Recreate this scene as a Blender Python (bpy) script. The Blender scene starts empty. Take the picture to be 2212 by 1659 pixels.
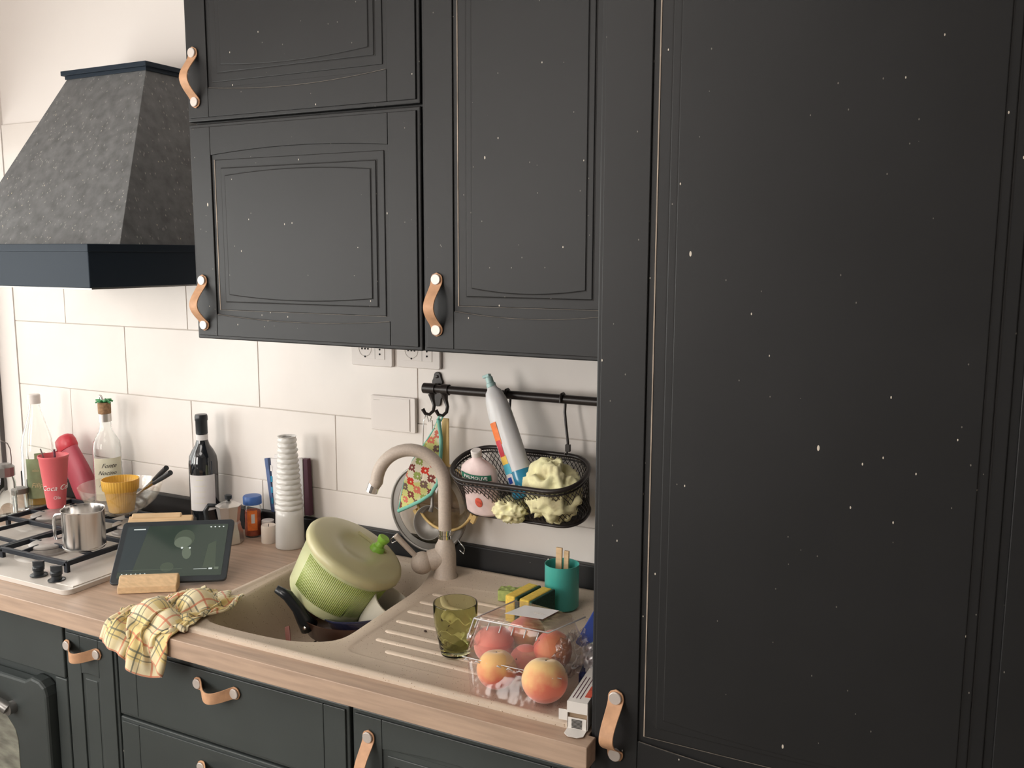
import bpy, bmesh, math, random
import numpy as np
from mathutils import Vector, Matrix, Euler, noise
R = math.radians
random.seed(7)
C = bpy.context.scene.collection
SC = bpy.context.scene

# ---------------------------------------------------------------- camera
cam = bpy.data.cameras.new('camera'); camo = bpy.data.objects.new('camera', cam); C.objects.link(camo)
yaw, pitch, roll = .4707, -.1403, .0028
f_ = Vector((-math.sin(yaw) * math.cos(pitch), math.cos(yaw) * math.cos(pitch), math.sin(pitch)))
rt = f_.cross(Vector((0, 0, 1))).normalized(); up = rt.cross(f_)
rt2 = rt * math.cos(roll) + up * math.sin(roll); up2 = -rt * math.sin(roll) + up * math.cos(roll)
camo.matrix_world = Matrix.Translation((1.3664, -1.8704, 1.6521)) @ Matrix((rt2, up2, -f_)).transposed().to_4x4()
cam.sensor_fit = 'HORIZONTAL'; cam.sensor_width = 36; cam.lens = 36 * 1984.2 / 2212
cam.clip_start = .02
SC.camera = camo

# ---------------------------------------------------------------- light
w = bpy.data.worlds.new('sky'); SC.world = w; w.use_nodes = True
bg = w.node_tree.nodes['Background']; bg.inputs[0].default_value = (1, .97, .93, 1); bg.inputs[1].default_value = 2.2

def area(name, loc, rot, sx, sy, power, col):
    l = bpy.data.lights.new(name, 'AREA'); l.shape = 'RECTANGLE'; l.size = sx; l.size_y = sy; l.energy = power; l.color = col
    o = bpy.data.objects.new(name, l); o.location = loc; o.rotation_euler = rot; C.objects.link(o); return o
area('window_daylight', (-1.66, -1.95, 1.55), (0, R(-90), 0), 1.2, 1.8, 34, (1, .99, .98))
area('rear_fill', (-.75, -3.55, 1.75), (R(90), 0, 0), .8, 1.5, 30, (1, .93, .87))  # added fill from behind the camera, no such source in view
area('overhead_fill', (.30, -1.95, 2.66), (0, 0, 0), .9, .9, 8.0, (1, .94, .89))  # added overhead fill to lift walls and worktop, no fitting seen

SC.view_settings.view_transform = 'Standard'; SC.view_settings.look = 'None'
SC.view_settings.gamma = 1; SC.view_settings.use_curve_mapping = False
SC.view_settings.exposure = 0.54
SC.cycles.max_bounces = 12; SC.cycles.transmission_bounces = 10; SC.cycles.transparent_max_bounces = 24
SC.cycles.use_denoising = True

# ---------------------------------------------------------------- materials
def lin(c):
    return tuple(((x / 255) / 12.92 if x / 255 < .04045 else ((x / 255 + .055) / 1.055) ** 2.4) for x in c) + (1,)
def inp(b, k, v):
    if k in b.inputs: b.inputs[k].default_value = v
def mat(name, col, rough=.5, metal=0, spec=.5, trans=0, ior=1.45, coat=0, emit=None, es=0, sss=0, sheen=0, alpha=1,
        var=0, vs=20, vstretch=(1, 1, 1), bump=0, bs=200, speck=None, aniso=0):
    m = bpy.data.materials.new(name); m.use_nodes = True; nt = m.node_tree; b = nt.nodes['Principled BSDF']
    c = lin(col) if max(col) > 1.001 else tuple(col[:3]) + (1,)
    inp(b, 'Base Color', c); inp(b, 'Roughness', rough); inp(b, 'Metallic', metal); inp(b, 'Specular IOR Level', spec)
    inp(b, 'Transmission Weight', trans); inp(b, 'IOR', ior); inp(b, 'Coat Weight', coat); inp(b, 'Coat Roughness', .08)
    inp(b, 'Subsurface Weight', sss); inp(b, 'Subsurface Radius', (.02, .015, .01)); inp(b, 'Sheen Weight', sheen); inp(b, 'Alpha', alpha)
    if emit: inp(b, 'Emission Color', lin(emit)); inp(b, 'Emission Strength', es)
    N = nt.nodes.new; L = nt.links.new
    tc = N('ShaderNodeTexCoord'); out = None
    def mapping(s):
        mp = N('ShaderNodeMapping'); mp.inputs['Scale'].default_value = s; L(tc.outputs['Object'], mp.inputs[0]); return mp
    cur = None
    if var:
        n = N('ShaderNodeTexNoise'); n.inputs['Scale'].default_value = vs; n.inputs['Detail'].default_value = 5
        L(mapping(vstretch).outputs[0], n.inputs['Vector'])
        mx = N('ShaderNodeMix'); mx.data_type = 'RGBA'
        mx.inputs[6].default_value = tuple(x * (1 - var) for x in c[:3]) + (1,); mx.inputs[7].default_value = tuple(min(1, x * (1 + var)) for x in c[:3]) + (1,)
        mr = N('ShaderNodeMapRange'); mr.inputs[1].default_value = .3; mr.inputs[2].default_value = .7
        L(n.outputs[0], mr.inputs[0]); L(mr.outputs[0], mx.inputs[0]); cur = mx.outputs[2]
    if speck:                                     # (colour, cells per metre, radius, share of cells, stretch)
        for sc_, sca, rad, share, st in speck:
            v = N('ShaderNodeTexVoronoi'); v.inputs['Scale'].default_value = 1
            L(mapping(tuple(sca * q for q in st)).outputs[0], v.inputs['Vector'])
            lt = N('ShaderNodeMath'); lt.operation = 'LESS_THAN'; lt.inputs[1].default_value = rad; L(v.outputs['Distance'], lt.inputs[0])
            sp = N('ShaderNodeSeparateColor'); L(v.outputs['Color'], sp.inputs[0])
            l2 = N('ShaderNodeMath'); l2.operation = 'LESS_THAN'; l2.inputs[1].default_value = share; L(sp.outputs[0], l2.inputs[0])
            mu = N('ShaderNodeMath'); mu.operation = 'MULTIPLY'; L(lt.outputs[0], mu.inputs[0]); L(l2.outputs[0], mu.inputs[1])
            mx = N('ShaderNodeMix'); mx.data_type = 'RGBA'; L(mu.outputs[0], mx.inputs[0])
            if cur: L(cur, mx.inputs[6])
            else: mx.inputs[6].default_value = c
            mx.inputs[7].default_value = lin(sc_); cur = mx.outputs[2]
    if cur: L(cur, b.inputs['Base Color'])
    if bump:
        n = N('ShaderNodeTexNoise'); n.inputs['Scale'].default_value = bs; n.inputs['Detail'].default_value = 3
        L(mapping((1, 1, 1)).outputs[0], n.inputs['Vector'])
        bp = N('ShaderNodeBump'); bp.inputs['Strength'].default_value = bump; bp.inputs['Distance'].default_value = .001
        L(n.outputs[0], bp.inputs['Height']); L(bp.outputs[0], b.inputs['Normal'])
    return m
def film(name, col, gloss=.25, milk=0, rim=.5):         # thin clear plastic: passes light straight through, with a glossy skin
    m = bpy.data.materials.new(name); m.use_nodes = True; nt = m.node_tree; N = nt.nodes.new; L = nt.links.new
    for n in list(nt.nodes): nt.nodes.remove(n)
    o = N('ShaderNodeOutputMaterial'); t = N('ShaderNodeBsdfTransparent'); t.inputs[0].default_value = lin(col)
    g = N('ShaderNodeBsdfGlossy'); g.inputs['Roughness'].default_value = .12; g.inputs[0].default_value = (1, 1, 1, 1)
    lw = N('ShaderNodeLayerWeight'); lw.inputs[0].default_value = .35
    nz = N('ShaderNodeTexNoise'); nz.inputs['Scale'].default_value = 30
    tcn = N('ShaderNodeTexCoord'); L(tcn.outputs['Object'], nz.inputs['Vector'])
    bp = N('ShaderNodeBump'); bp.inputs['Strength'].default_value = .5; bp.inputs['Distance'].default_value = .004; L(nz.outputs[0], bp.inputs['Height'])
    L(bp.outputs[0], g.inputs['Normal'])
    ma = N('ShaderNodeMath'); ma.operation = 'MULTIPLY_ADD'; ma.inputs[1].default_value = rim; ma.inputs[2].default_value = gloss * .1; L(lw.outputs['Facing'], ma.inputs[0])
    mx = N('ShaderNodeMixShader'); L(ma.outputs[0], mx.inputs[0]); L(t.outputs[0], mx.inputs[1]); L(g.outputs[0], mx.inputs[2]); L(mx.outputs[0], o.inputs[0])
    if milk:
        d = N('ShaderNodeBsdfDiffuse'); d.inputs[0].default_value = (.85, .83, .80, 1); m2_ = N('ShaderNodeMixShader'); m2_.inputs[0].default_value = milk; L(mx.outputs[0], m2_.inputs[1]); L(d.outputs[0], m2_.inputs[2]); L(m2_.outputs[0], o.inputs[0])
    return m

CHIP = (215, 205, 190)
M = {}
M['plaster'] = mat('plaster', (.86, .81, .775), .9, bump=.15, bs=60)
M['far_plaster'] = mat('far_wall_paint', (.30, .27, .25), .9)
M['ceiling'] = mat('ceiling_paint', (.78, .76, .73), .9)
M['tile'] = mat('glazed_tile', (.80, .745, .70), .32, var=.03, vs=6, coat=.1)
M['grout'] = mat('grout', (.60, .55, .505), .95)
M['floor'] = mat('floor_stone', (.26, .24, .20), .4, var=.25, vs=14)
M['black'] = mat('black_paint', (.0145, .0147, .0155), .48, spec=.40, var=.10, vs=5, bump=.08, bs=350,
                 speck=[(CHIP, 22, .036, .45, (1, 1, .42)), (CHIP, 46, .042, .55, (1, 1, .5)), ((120, 115, 108), 60, .05, .5, (1, 1, .6))])
M['black2'] = mat('dark_green_paint', (.046, .054, .053), .42, spec=.55, var=.12, vs=4, bump=.06, bs=300,
                  speck=[(CHIP, 40, .05, .12, (1, 1, .6))])
M['gap_shade'] = mat('gap_shade_paint', (.012, .011, .011), .7)  # near-black strips that paint shade round the door panels
M['worn_dim'] = mat('rubbed_paint_edge', (105, 98, 90), .6, var=.4, vs=50)
M['worn'] = mat('worn_paint_edge', (165, 150, 135), .7, var=.5, vs=60, vstretch=(1, 1, .2))
M['wood'] = mat('oak_laminate', (.46, .325, .24), .42, var=.16, vs=9, vstretch=(.8, 9, 9), bump=.05, bs=120,
                speck=[((120, 80, 55), 12, .05, .10, (.5, 1, 1))])
M['hood'] = mat('hood_granite', (.135, .138, .140), .45, var=.25, vs=40,
                speck=[((170, 168, 158), 170, .20, .16, (1, 1, .28)), ((135, 135, 132), 130, .24, .25, (1, 1, .3)), ((225, 212, 180), 95, .10, .10, (1, 1, .4))], bump=.2, bs=150)
M['hood_band'] = mat('hood_band_blue_black', (.018, .028, .042), .55, spec=.2, bump=.1, bs=200)
M['leather'] = mat('tan_leather', (.60, .335, .19), .6, var=.12, vs=60, bump=.15, bs=600)
M['screw'] = mat('brushed_steel', (.60, .54, .50), .5, metal=.5)
M['steel'] = mat('stainless_steel', (.62, .60, .58), .2, metal=1, var=.12, vs=10, vstretch=(6, 6, .4))
M['chrome'] = mat('chrome', (.8, .8, .8), .08, metal=1)
M['darksteel'] = mat('grey_metal', (.30, .29, .28), .35, metal=.8)
M['sink'] = mat('beige_granite', (.60, .49, .39), .5, var=.06, vs=9, speck=[((150, 125, 100), 260, .25, .18, (1, 1, 1)), ((215, 200, 180), 200, .25, .15, (1, 1, 1))], bump=.1, bs=500)
M['tap'] = mat('beige_tap_enamel', (.56, .47, .40), .45, var=.08, vs=250)
M['hob'] = mat('cream_enamel', (.60, .55, .50), .32, coat=.1)
M['burner'] = mat('burner_alloy', (.38, .35, .33), .42, metal=.5, var=.15, vs=40)
M['iron'] = mat('cast_iron', (.016, .019, .026), .5, spec=.35, bump=.2, bs=300)
M['plastic_black'] = mat('black_plastic', (.02, .024, .028), .3)
M['railblack'] = mat('black_brown_metal', (.026, .020, .018), .35)
M['white'] = mat('white_plastic', (.78, .72, .68), .35)
M['hole'] = mat('dark_hole', (.01, .01, .01), .8)
M['ceramic'] = mat('white_ceramic', (.72, .70, .67), .3, coat=.3)
M['glass'] = mat('clear_glass', (.96, .98, .97), .02, trans=1, ior=1.3)
M['greenglass'] = mat('olive_glass', (.68, .70, .44), .03, trans=1, ior=1.3)
M['bowlglass'] = film('milky_bowl_glass', (252, 250, 247), .3, .04, .22)
M['wineglass'] = mat('wine_bottle_glass', (.012, .014, .018), .06, spec=.8, coat=.5)
M['paper'] = mat('white_paper', (.74, .71, .70), .8, var=.04, vs=30)
M['redcup'] = mat('red_plastic_cup', (.78, .16, .18), .35, sss=.1)
M['redlid'] = mat('red_plastic', (.60, .05, .07), .35)
M['redbottle'] = mat('dull_red_plastic', (.45, .07, .10), .45)
M['print_white'] = mat('white_print', (.9, .82, .8), .6)
M['print_dark'] = mat('dark_print', (.06, .055, .05), .7)
M['print_gold'] = mat('gold_print', (.75, .62, .35), .5)
M['oil'] = mat('olive_oil_label', (.30, .36, .20), .6, var=.2, vs=20)
M['amber'] = mat('amber_tumbler', (.92, .58, .12), .15, trans=.35, ior=1.3)
M['cream_label'] = mat('cream_label', (.74, .72, .56), .7)
M['cork'] = mat('cork', (.32, .19, .10), .8, var=.3, vs=150)
M['greenleaf'] = mat('green_plastic', (.08, .36, .14), .4)
M['blueplastic'] = mat('blue_plastic', (.05, .13, .38), .4)
M['spice'] = mat('paprika', (.50, .10, .05), .8, var=.2, vs=200)
M['alu'] = mat('cast_aluminium', (.66, .63, .60), .3, metal=.8)
M['wax'] = mat('candle_wax', (.76, .66, .57), .5, sss=.3)
M['tablet'] = mat('tablet_case', (.030, .036, .042), .4)
M['beech'] = mat('beech_wood', (.68, .47, .27), .5, var=.12, vs=20, vstretch=(1, 8, 8))
M['spinlid'] = mat('milky_green_lid', (.56, .52, .30), .32, sss=.2)
M['spinbowl'] = mat('frosted_bowl', (.60, .62, .36), .3, sss=.3)
M['spinbasket'] = mat('lime_plastic', (.40, .52, .12), .35)
M['spinknob'] = mat('green_knob', (.28, .55, .07), .35)
M['mug'] = mat('cream_mug', (.58, .54, .45), .3)
M['bakelite'] = mat('black_bakelite', (.014, .017, .02), .25)
M['copper'] = mat('brown_pan', (.10, .045, .03), .3, coat=.3)
M['pinkhandle'] = mat('red_brown_handle', (.30, .12, .10), .4)
M['bluepan'] = mat('dark_blue_enamel', (.03, .035, .08), .12, coat=.6)
M['window_glass'] = film('window_glass', (252, 253, 252), .5)
M['tray_film'] = film('clear_tray_plastic', (248, 246, 246), .15, 0, .14)
M['film'] = film('clear_plastic', (247, 245, 245), .45, 0, .30)
M['teal'] = mat('turquoise_enamel', (.07, .42, .37), .35)
M['sponge'] = mat('yellow_sponge', (.80, .55, .10), .9, var=.12, vs=180, bump=.5, bs=400)
M['scour'] = mat('green_scourer', (.025, .07, .05), .95, var=.3, vs=200, bump=.6, bs=500)
M['greencloth'] = mat('green_cloth', (.36, .42, .14), .9, var=.25, vs=60, bump=.5, bs=200)
M['cloth_yellow'] = mat('yellow_white_cloth', (.84, .74, .44), .9, var=.30, vs=30, bump=.3, bs=300)
M['bluepack'] = mat('blue_packet', (.02, .06, .33), .4)
M['navy'] = mat('navy_packet', (.012, .02, .08), .3)
M['silver'] = mat('silver_foil', (.66, .65, .66), .3, metal=.7, var=.3, vs=25)
M['card'] = mat('white_card', (.78, .74, .70), .6)
M['cardin'] = mat('raw_card', (.42, .30, .20), .8)
M['redprint'] = mat('red_print', (.62, .10, .06), .6, var=.35, vs=90)
M['yellowpl'] = mat('pale_yellow_plastic', (.72, .50, .20), .4)
M['teal_trim'] = mat('mint_binding', (.20, .52, .42), .8)
M['sky'] = mat('outdoor_glow', (.9, .95, 1), .9)
M['shutter'] = mat('dark_shutter', (.10, .09, .09), .6)
M['frame'] = mat('white_window_frame', (.82, .80, .78), .4)
M['maroon'] = mat('maroon_cover', (.11, .035, .06), .5)
M['navycover'] = mat('blue_cover', (.08, .12, .25), .5, var=.3, vs=30)
M['pink_soap'] = mat('pink_soap_pack', (.72, .56, .54), .4, var=.1, vs=40)
M['palmgreen'] = mat('green_banner', (.03, .16, .10), .5)
M['clearsoap'] = mat('frosted_bottle', (.70, .69, .69), .3, sss=.15)
M['bluesoap'] = mat('blue_liquid', (.03, .25, .42), .2, coat=.4)
M['capblue'] = mat('pale_aqua_cap', (.45, .66, .64), .35)
M['orange_lab'] = mat('orange_label', (.85, .20, .04), .5, var=.2, vs=50)
M['yellow_lab'] = mat('yellow_label', (.90, .60, .12), .5)
M['cyan_lab'] = mat('cyan_label', (.10, .50, .65), .5)
M['sieve'] = mat('sieve_steel', (.33, .31, .29), .45, metal=.6)
M['ovenglass'] = mat('oven_glass', (.20, .20, .16), .08, spec=1, coat=1, var=.5, vs=16, vstretch=(1, 1, 3))  # room reflections painted in as a lighter, mottled base colour
M['crumb'] = mat('dark_crumb', (.04, .02, .015), .8)

# ---------------------------------------------------------------- builders
class MB:
    def __init__(s): s.v = []; s.f = []; s.u = {}
    def add(s, vs, fs, m=None):
        n = len(s.v); m = m or Matrix()
        s.v += [tuple(m @ Vector(p)) for p in vs]; s.f += [tuple(i + n for i in f) for f in fs]; return s
    def box(s, c, d, m=None):
        x, y, z = c; a, b, e = d[0] / 2, d[1] / 2, d[2] / 2
        vs = [(x + i * a, y + j * b, z + k * e) for i in (-1, 1) for j in (-1, 1) for k in (-1, 1)]
        return s.add(vs, [(0, 1, 3, 2), (4, 6, 7, 5), (0, 4, 5, 1), (2, 3, 7, 6), (0, 2, 6, 4), (1, 5, 7, 3)], m)
    def box2(s, a, b, m=None):
        return s.box([(p + q) / 2 for p, q in zip(a, b)], [abs(q - p) for p, q in zip(a, b)], m)
    def prism(s, poly, h0, h1, m=None, axis='z'):      # poly of (a, b); extruded along axis
        n = len(poly)
        def P(a, b, h): return {'z': (a, b, h), 'y': (a, h, b), 'x': (h, a, b)}[axis]
        vs = [P(a, b, h0) for a, b in poly] + [P(a, b, h1) for a, b in poly]
        fs = [tuple(range(n))[::-1], tuple(range(n, 2 * n))] + [(i, (i + 1) % n, n + (i + 1) % n, n + i) for i in range(n)]
        return s.add(vs, fs, m)
    def loft(s, rings, m=None, cap=True, closed=True):
        n = len(rings[0]); vs = [p for r in rings for p in r]; fs = []
        for k in range(len(rings) - 1):
            for i in range(n if closed else n - 1):
                j = (i + 1) % n; fs.append((k * n + i, k * n + j, (k + 1) * n + j, (k + 1) * n + i))
        if cap: fs.append(tuple(range(n))[::-1]); fs.append(tuple(range((len(rings) - 1) * n, len(rings) * n)))
        return s.add(vs, fs, m)
    def lathe(s, prof, m=None, n=40, cap=True, mod=None):
        rings = []
        for k, (r, z) in enumerate(prof):
            rings.append([((r if not mod else mod(r, z, 2 * math.pi * i / n)) * math.cos(2 * math.pi * i / n), (r if not mod else mod(r, z, 2 * math.pi * i / n)) * math.sin(2 * math.pi * i / n), z) for i in range(n)])
        return s.loft(rings, m, cap)
    def tube(s, pts, r, n=10, m=None, cap=True, closed=False):
        pts = [Vector(p) for p in pts]; rings = []; N = len(pts)
        rs = r if isinstance(r, (list, tuple)) else [r] * N
        t0 = (pts[1] - pts[0]).normalized(); nrm = t0.orthogonal().normalized(); prev = t0
        for i in range(N):
            if closed: t = (pts[(i + 1) % N] - pts[i - 1]).normalized()
            else: t = (pts[min(i + 1, N - 1)] - pts[max(i - 1, 0)]).normalized()
            q = prev.rotation_difference(t); nrm = (q @ nrm); nrm = (nrm - t * nrm.dot(t)).normalized(); prev = t
            bn = t.cross(nrm)
            rings.append([tuple(pts[i] + (nrm * math.cos(2 * math.pi * k / n) + bn * math.sin(2 * math.pi * k / n)) * rs[i]) for k in range(n)])
        if closed: rings.append(rings[0]); cap = False
        return s.loft(rings, m, cap)
    def sphere(s, c, r, m=None, nu=24, nv=14, sc=(1, 1, 1)):
        vs = []; fs = []
        rings = []
        for j in range(nv + 1):
            a = math.pi * j / nv; a = min(max(a, .02), math.pi - .02)
            rings.append([(c[0] + r * sc[0] * math.sin(a) * math.cos(2 * math.pi * i / nu), c[1] + r * sc[1] * math.sin(a) * math.sin(2 * math.pi * i / nu), c[2] - r * sc[2] * math.cos(a)) for i in range(nu)])
        return s.loft(rings, m)
    def grid(s, fn, nu, nv, m=None, thick=0):
        P = [[Vector(fn(i / nu, j / nv)) for j in range(nv + 1)] for i in range(nu + 1)]
        vs = [tuple(P[i][j]) for i in range(nu + 1) for j in range(nv + 1)]
        fs = [(i * (nv + 1) + j, (i + 1) * (nv + 1) + j, (i + 1) * (nv + 1) + j + 1, i * (nv + 1) + j + 1) for i in range(nu) for j in range(nv)]
        return s.add(vs, fs, m)
    def build(s, name, material, parent=None, smooth=35, bevel=0, bseg=2, solid=0, sub=0, mx=None):
        me = bpy.data.meshes.new(name); me.from_pydata(s.v, [], s.f); me.validate()
        bm = bmesh.new(); bm.from_mesh(me); bmesh.ops.recalc_face_normals(bm, faces=bm.faces); bm.to_mesh(me); bm.free()
        if material: me.materials.append(M[material] if isinstance(material, str) else material)
        if smooth:
            me.shade_smooth()
            if smooth < 180: me.set_sharp_from_angle(angle=R(smooth))
        o = bpy.data.objects.new(name, me); C.objects.link(o)
        if parent: o.parent = parent
        if solid: md = o.modifiers.new('solid', 'SOLIDIFY'); md.thickness = solid; md.offset = 0
        if bevel: md = o.modifiers.new('bevel', 'BEVEL'); md.width = bevel; md.segments = bseg; md.limit_method = 'ANGLE'; md.angle_limit = R(40); md.harden_normals = False
        if sub: md = o.modifiers.new('sub', 'SUBSURF'); md.levels = sub; md.render_levels = sub
        return o
def tag(o, label=None, cat=None, group=None, kind=None):
    if label: o['label'] = label
    if cat: o['category'] = cat
    if group: o['group'] = group
    if kind: o['kind'] = kind
    return o
def thing(name, label, cat, loc=(0, 0, 0), rot=(0, 0, 0), group=None):
    o = bpy.data.objects.new(name, None); C.objects.link(o); o.location = loc; o.rotation_euler = rot; o.empty_display_size = .05
    return tag(o, label, cat, group)
def axisM(o, z, x=None):                              # frame with +Z along z
    z = Vector(z).normalized(); x = Vector(x) if x else (Vector((1, 0, 0)) if abs(z.x) < .9 else Vector((0, 1, 0)))
    x = (x - z * x.dot(z)).normalized(); y = z.cross(x)
    return Matrix.Translation(o) @ Matrix((x, y, z)).transposed().to_4x4()
def setM(o, m): o.matrix_world = m; return o
def rrect(x0, y0, x1, y1, r, n=5):
    P = []
    for cx, cy, a0 in ((x1 - r, y1 - r, 0), (x0 + r, y1 - r, 90), (x0 + r, y0 + r, 180), (x1 - r, y0 + r, 270)):
        for k in range(n + 1): a = R(a0 + 90 * k / n); P.append((cx + r * math.cos(a), cy + r * math.sin(a)))
    return P
def text(name, s, size, material, parent, m=None, wrap=None, shear=0, ext=.0002, align='CENTER', sx=1):
    cu = bpy.data.curves.new(name, 'FONT'); cu.body = s; cu.size = size; cu.align_x = align; cu.align_y = 'CENTER'; cu.shear = shear; cu.resolution_u = 2; cu.extrude = ext
    o = bpy.data.objects.new(name, cu); C.objects.link(o); bpy.context.view_layer.update()
    me = bpy.data.meshes.new_from_object(o.evaluated_get(bpy.context.evaluated_depsgraph_get())); bpy.data.objects.remove(o)
    for v in me.vertices:
        x, y, z = v.co.x * sx, v.co.y, v.co.z
        if wrap:
            a = wrap[1] + x / wrap[0]; q = wrap[0] + z + (wrap[3] * y if len(wrap) > 3 else 0); v.co = Vector((q * math.cos(a), q * math.sin(a), y + wrap[2]))
        else: v.co = (m or Matrix()) @ Vector((x, y, z))
    me.materials.clear(); me.materials.append(M[material]); o = bpy.data.objects.new(name, me); C.objects.link(o)
    if parent: o.parent = parent
    return o
def patch(r, a0, a1, z0, z1, n=16, r1=None):          # label patch wrapped on a cylinder
    b = MB(); r1 = r1 or r
    b.grid(lambda u, v: ((r + (r1 - r) * v) * math.cos(a0 + (a1 - a0) * u), (r + (r1 - r) * v) * math.sin(a0 + (a1 - a0) * u), z0 + (z1 - z0) * v), n, 1); return b
CAMX, CAMY = 1.3664, -1.8704
def facing(x, y): return math.atan2(CAMY - y, CAMX - x)   # heading from an object to where one stands in the room

def plate(name, outer, holes, z0, z1, material, parent=None, bevel=0, smooth=35):   # flat plate with holes cut through
    bm = bmesh.new(); edges = []; rings = []
    for lp in [outer] + holes:
        vs = [bm.verts.new((x, y, z1)) for x, y in lp]; rings.append(vs)
        for i in range(len(vs)): edges.append(bm.edges.new((vs[i], vs[(i + 1) % len(vs)])))
    r = bmesh.ops.triangle_fill(bm, use_beauty=True, edges=edges)
    top = [f for f in r['geom'] if isinstance(f, bmesh.types.BMFace)]
    low = {v: bm.verts.new((v.co.x, v.co.y, z0)) for v in bm.verts[:]}
    for f in top: bm.faces.new([low[v] for v in f.verts][::-1])
    for vs in rings:
        for i in range(len(vs)): a, b = vs[i], vs[(i + 1) % len(vs)]; bm.faces.new((a, b, low[b], low[a]))
    bmesh.ops.recalc_face_normals(bm, faces=bm.faces)
    me = bpy.data.meshes.new(name); bm.to_mesh(me); bm.free(); me.materials.append(M[material])
    me.shade_smooth(); me.set_sharp_from_angle(angle=R(smooth))
    o = bpy.data.objects.new(name, me); C.objects.link(o)
    if parent: o.parent = parent
    if bevel: md = o.modifiers.new('bevel', 'BEVEL'); md.width = bevel; md.segments = 3; md.limit_method = 'ANGLE'; md.angle_limit = R(50)
    return o

# ---------------------------------------------------------------- room shell
XL, XR, YF, ZC = -1.345, 2.4, -3.4, 2.7
tag(MB().box2((XL - .3, YF - .3, -.1), (XR + .2, .2, 0)).build('floor', 'floor', smooth=0), kind='structure')
tag(MB().box2((XL - .3, YF - .3, ZC), (XR + .2, .2, ZC + .1)).build('ceiling', 'ceiling', smooth=0), kind='structure')
wb = tag(MB().box2((XL - .25, .006, 0), (XR + .2, .2, ZC)).build('wall_back', 'plaster', smooth=0), kind='structure')
tag(MB().box2((XR, YF, 0), (XR + .2, .006, ZC)).build('wall_right', 'far_plaster', smooth=0), kind='structure')
b = MB(); WY0, WY1, WZ0, WZ1 = -2.9, -.003, .90, 2.04
b.box2((XL - .25, YF, 0), (XL, WY0, ZC)).box2((XL - .25, WY0, 0), (XL, .006, WZ0)).box2((XL - .25, WY0, WZ1), (XL, .006, ZC)).box2((XL - .25, WY1, WZ0), (XL, .006, WZ1))
tag(b.build('wall_left', 'plaster', smooth=0), kind='structure')
b = MB(); b.box2((XL, YF - .2, 0), (-1.15, YF, ZC)).box2((-.35, YF - .2, 0), (XR + .2, YF, ZC)).box2((-1.15, YF - .2, 0), (-.35, YF, .95)).box2((-1.15, YF - .2, 2.5), (-.35, YF, ZC))
tag(b.build('wall_front', 'far_plaster', smooth=0), kind='structure')
def window(name, mk):
    f = MB(); mk(f); return tag(f.build(name, 'frame', smooth=0, bevel=.004), kind='structure')
def wl(f):
    x0, x1 = XL - .150, XL - .092
    f.box2((x0, WY0, WZ0), (x1, WY0 + .06, WZ1)).box2((x0, WY1 - .06, WZ0), (x1, WY1, WZ1)).box2((x0, WY0, WZ0), (x1, WY1, WZ0 + .06)).box2((x0, WY0, WZ1 - .06), (x1, WY1, WZ1)).box2((x0, -1.49, WZ0), (x1, -1.41, WZ1))
w1 = window('window_1', wl)
MB().box2((XL - .122, WY0 + .05, WZ0 + .05), (XL - .118, -1.48, WZ1 - .05)).build('pane', 'window_glass', w1, smooth=0)
MB().box2((XL - .122, -1.42, WZ0 + .05), (XL - .118, WY1 - .05, WZ1 - .05)).build('pane', 'window_glass', w1, smooth=0)
MB().box2((XL - .0925, WY1 - .014, WZ0), (XL - .0885, WY1 - .0005, WZ1)).build('gasket', 'shutter', w1, smooth=0)
w2 = window('fill_window', lambda f: f.box2((-1.15, YF - .14, .95), (-1.08, YF - .08, 2.5)).box2((-.42, YF - .14, .95), (-.35, YF - .08, 2.5)).box2((-1.15, YF - .14, .95), (-.35, YF - .08, 1.02)).box2((-1.15, YF - .14, 2.43), (-.35, YF - .08, 2.5)))  # unseen window, added and placed for the fill light

# tiles: rows of 20 cm, half bond, each a piece of the back wall
MB().box2((XL, .003, .80), (.86, .0055, 2.0407)).build('grout', 'grout', wb, smooth=0)
W_, G_ = .5058, .0022
rows = [(2.0407 - .2 * (k + 1), 2.0407 - .2 * k) for k in range(6)]
tmesh = {}
for k, (z0, z1) in enumerate(rows):
    z0 = max(z0, .90)
    off = -.8546 + (0 if k % 2 == 1 else .5 * W_) - .0
    off = {1: .5, 0: 0}[(k % 2)] * W_ - .8546 - 0
    if k in (3, 5, 1): off = -.8546
    else: off = -.8546 - .5 * W_
    x = off - 2 * W_
    while x < .86:
        a, c = max(x, XL) + G_ / 2, min(x + W_, .86) - G_ / 2
        if c - a > .01:
            key = (round(c - a, 4), round(z1 - z0, 4))
            if key not in tmesh:
                o = MB().box2((0, 0, 0), (c - a, .0045, z1 - z0 - G_)).build('tile', 'tile', wb, smooth=0, bevel=.0012); tmesh[key] = o
            else: o = tmesh[key].copy(); C.objects.link(o); o.parent = wb
            o.location = (a, 0 + random.uniform(-.0003, .0003), z0 + G_ / 2)
        x += W_

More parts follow.
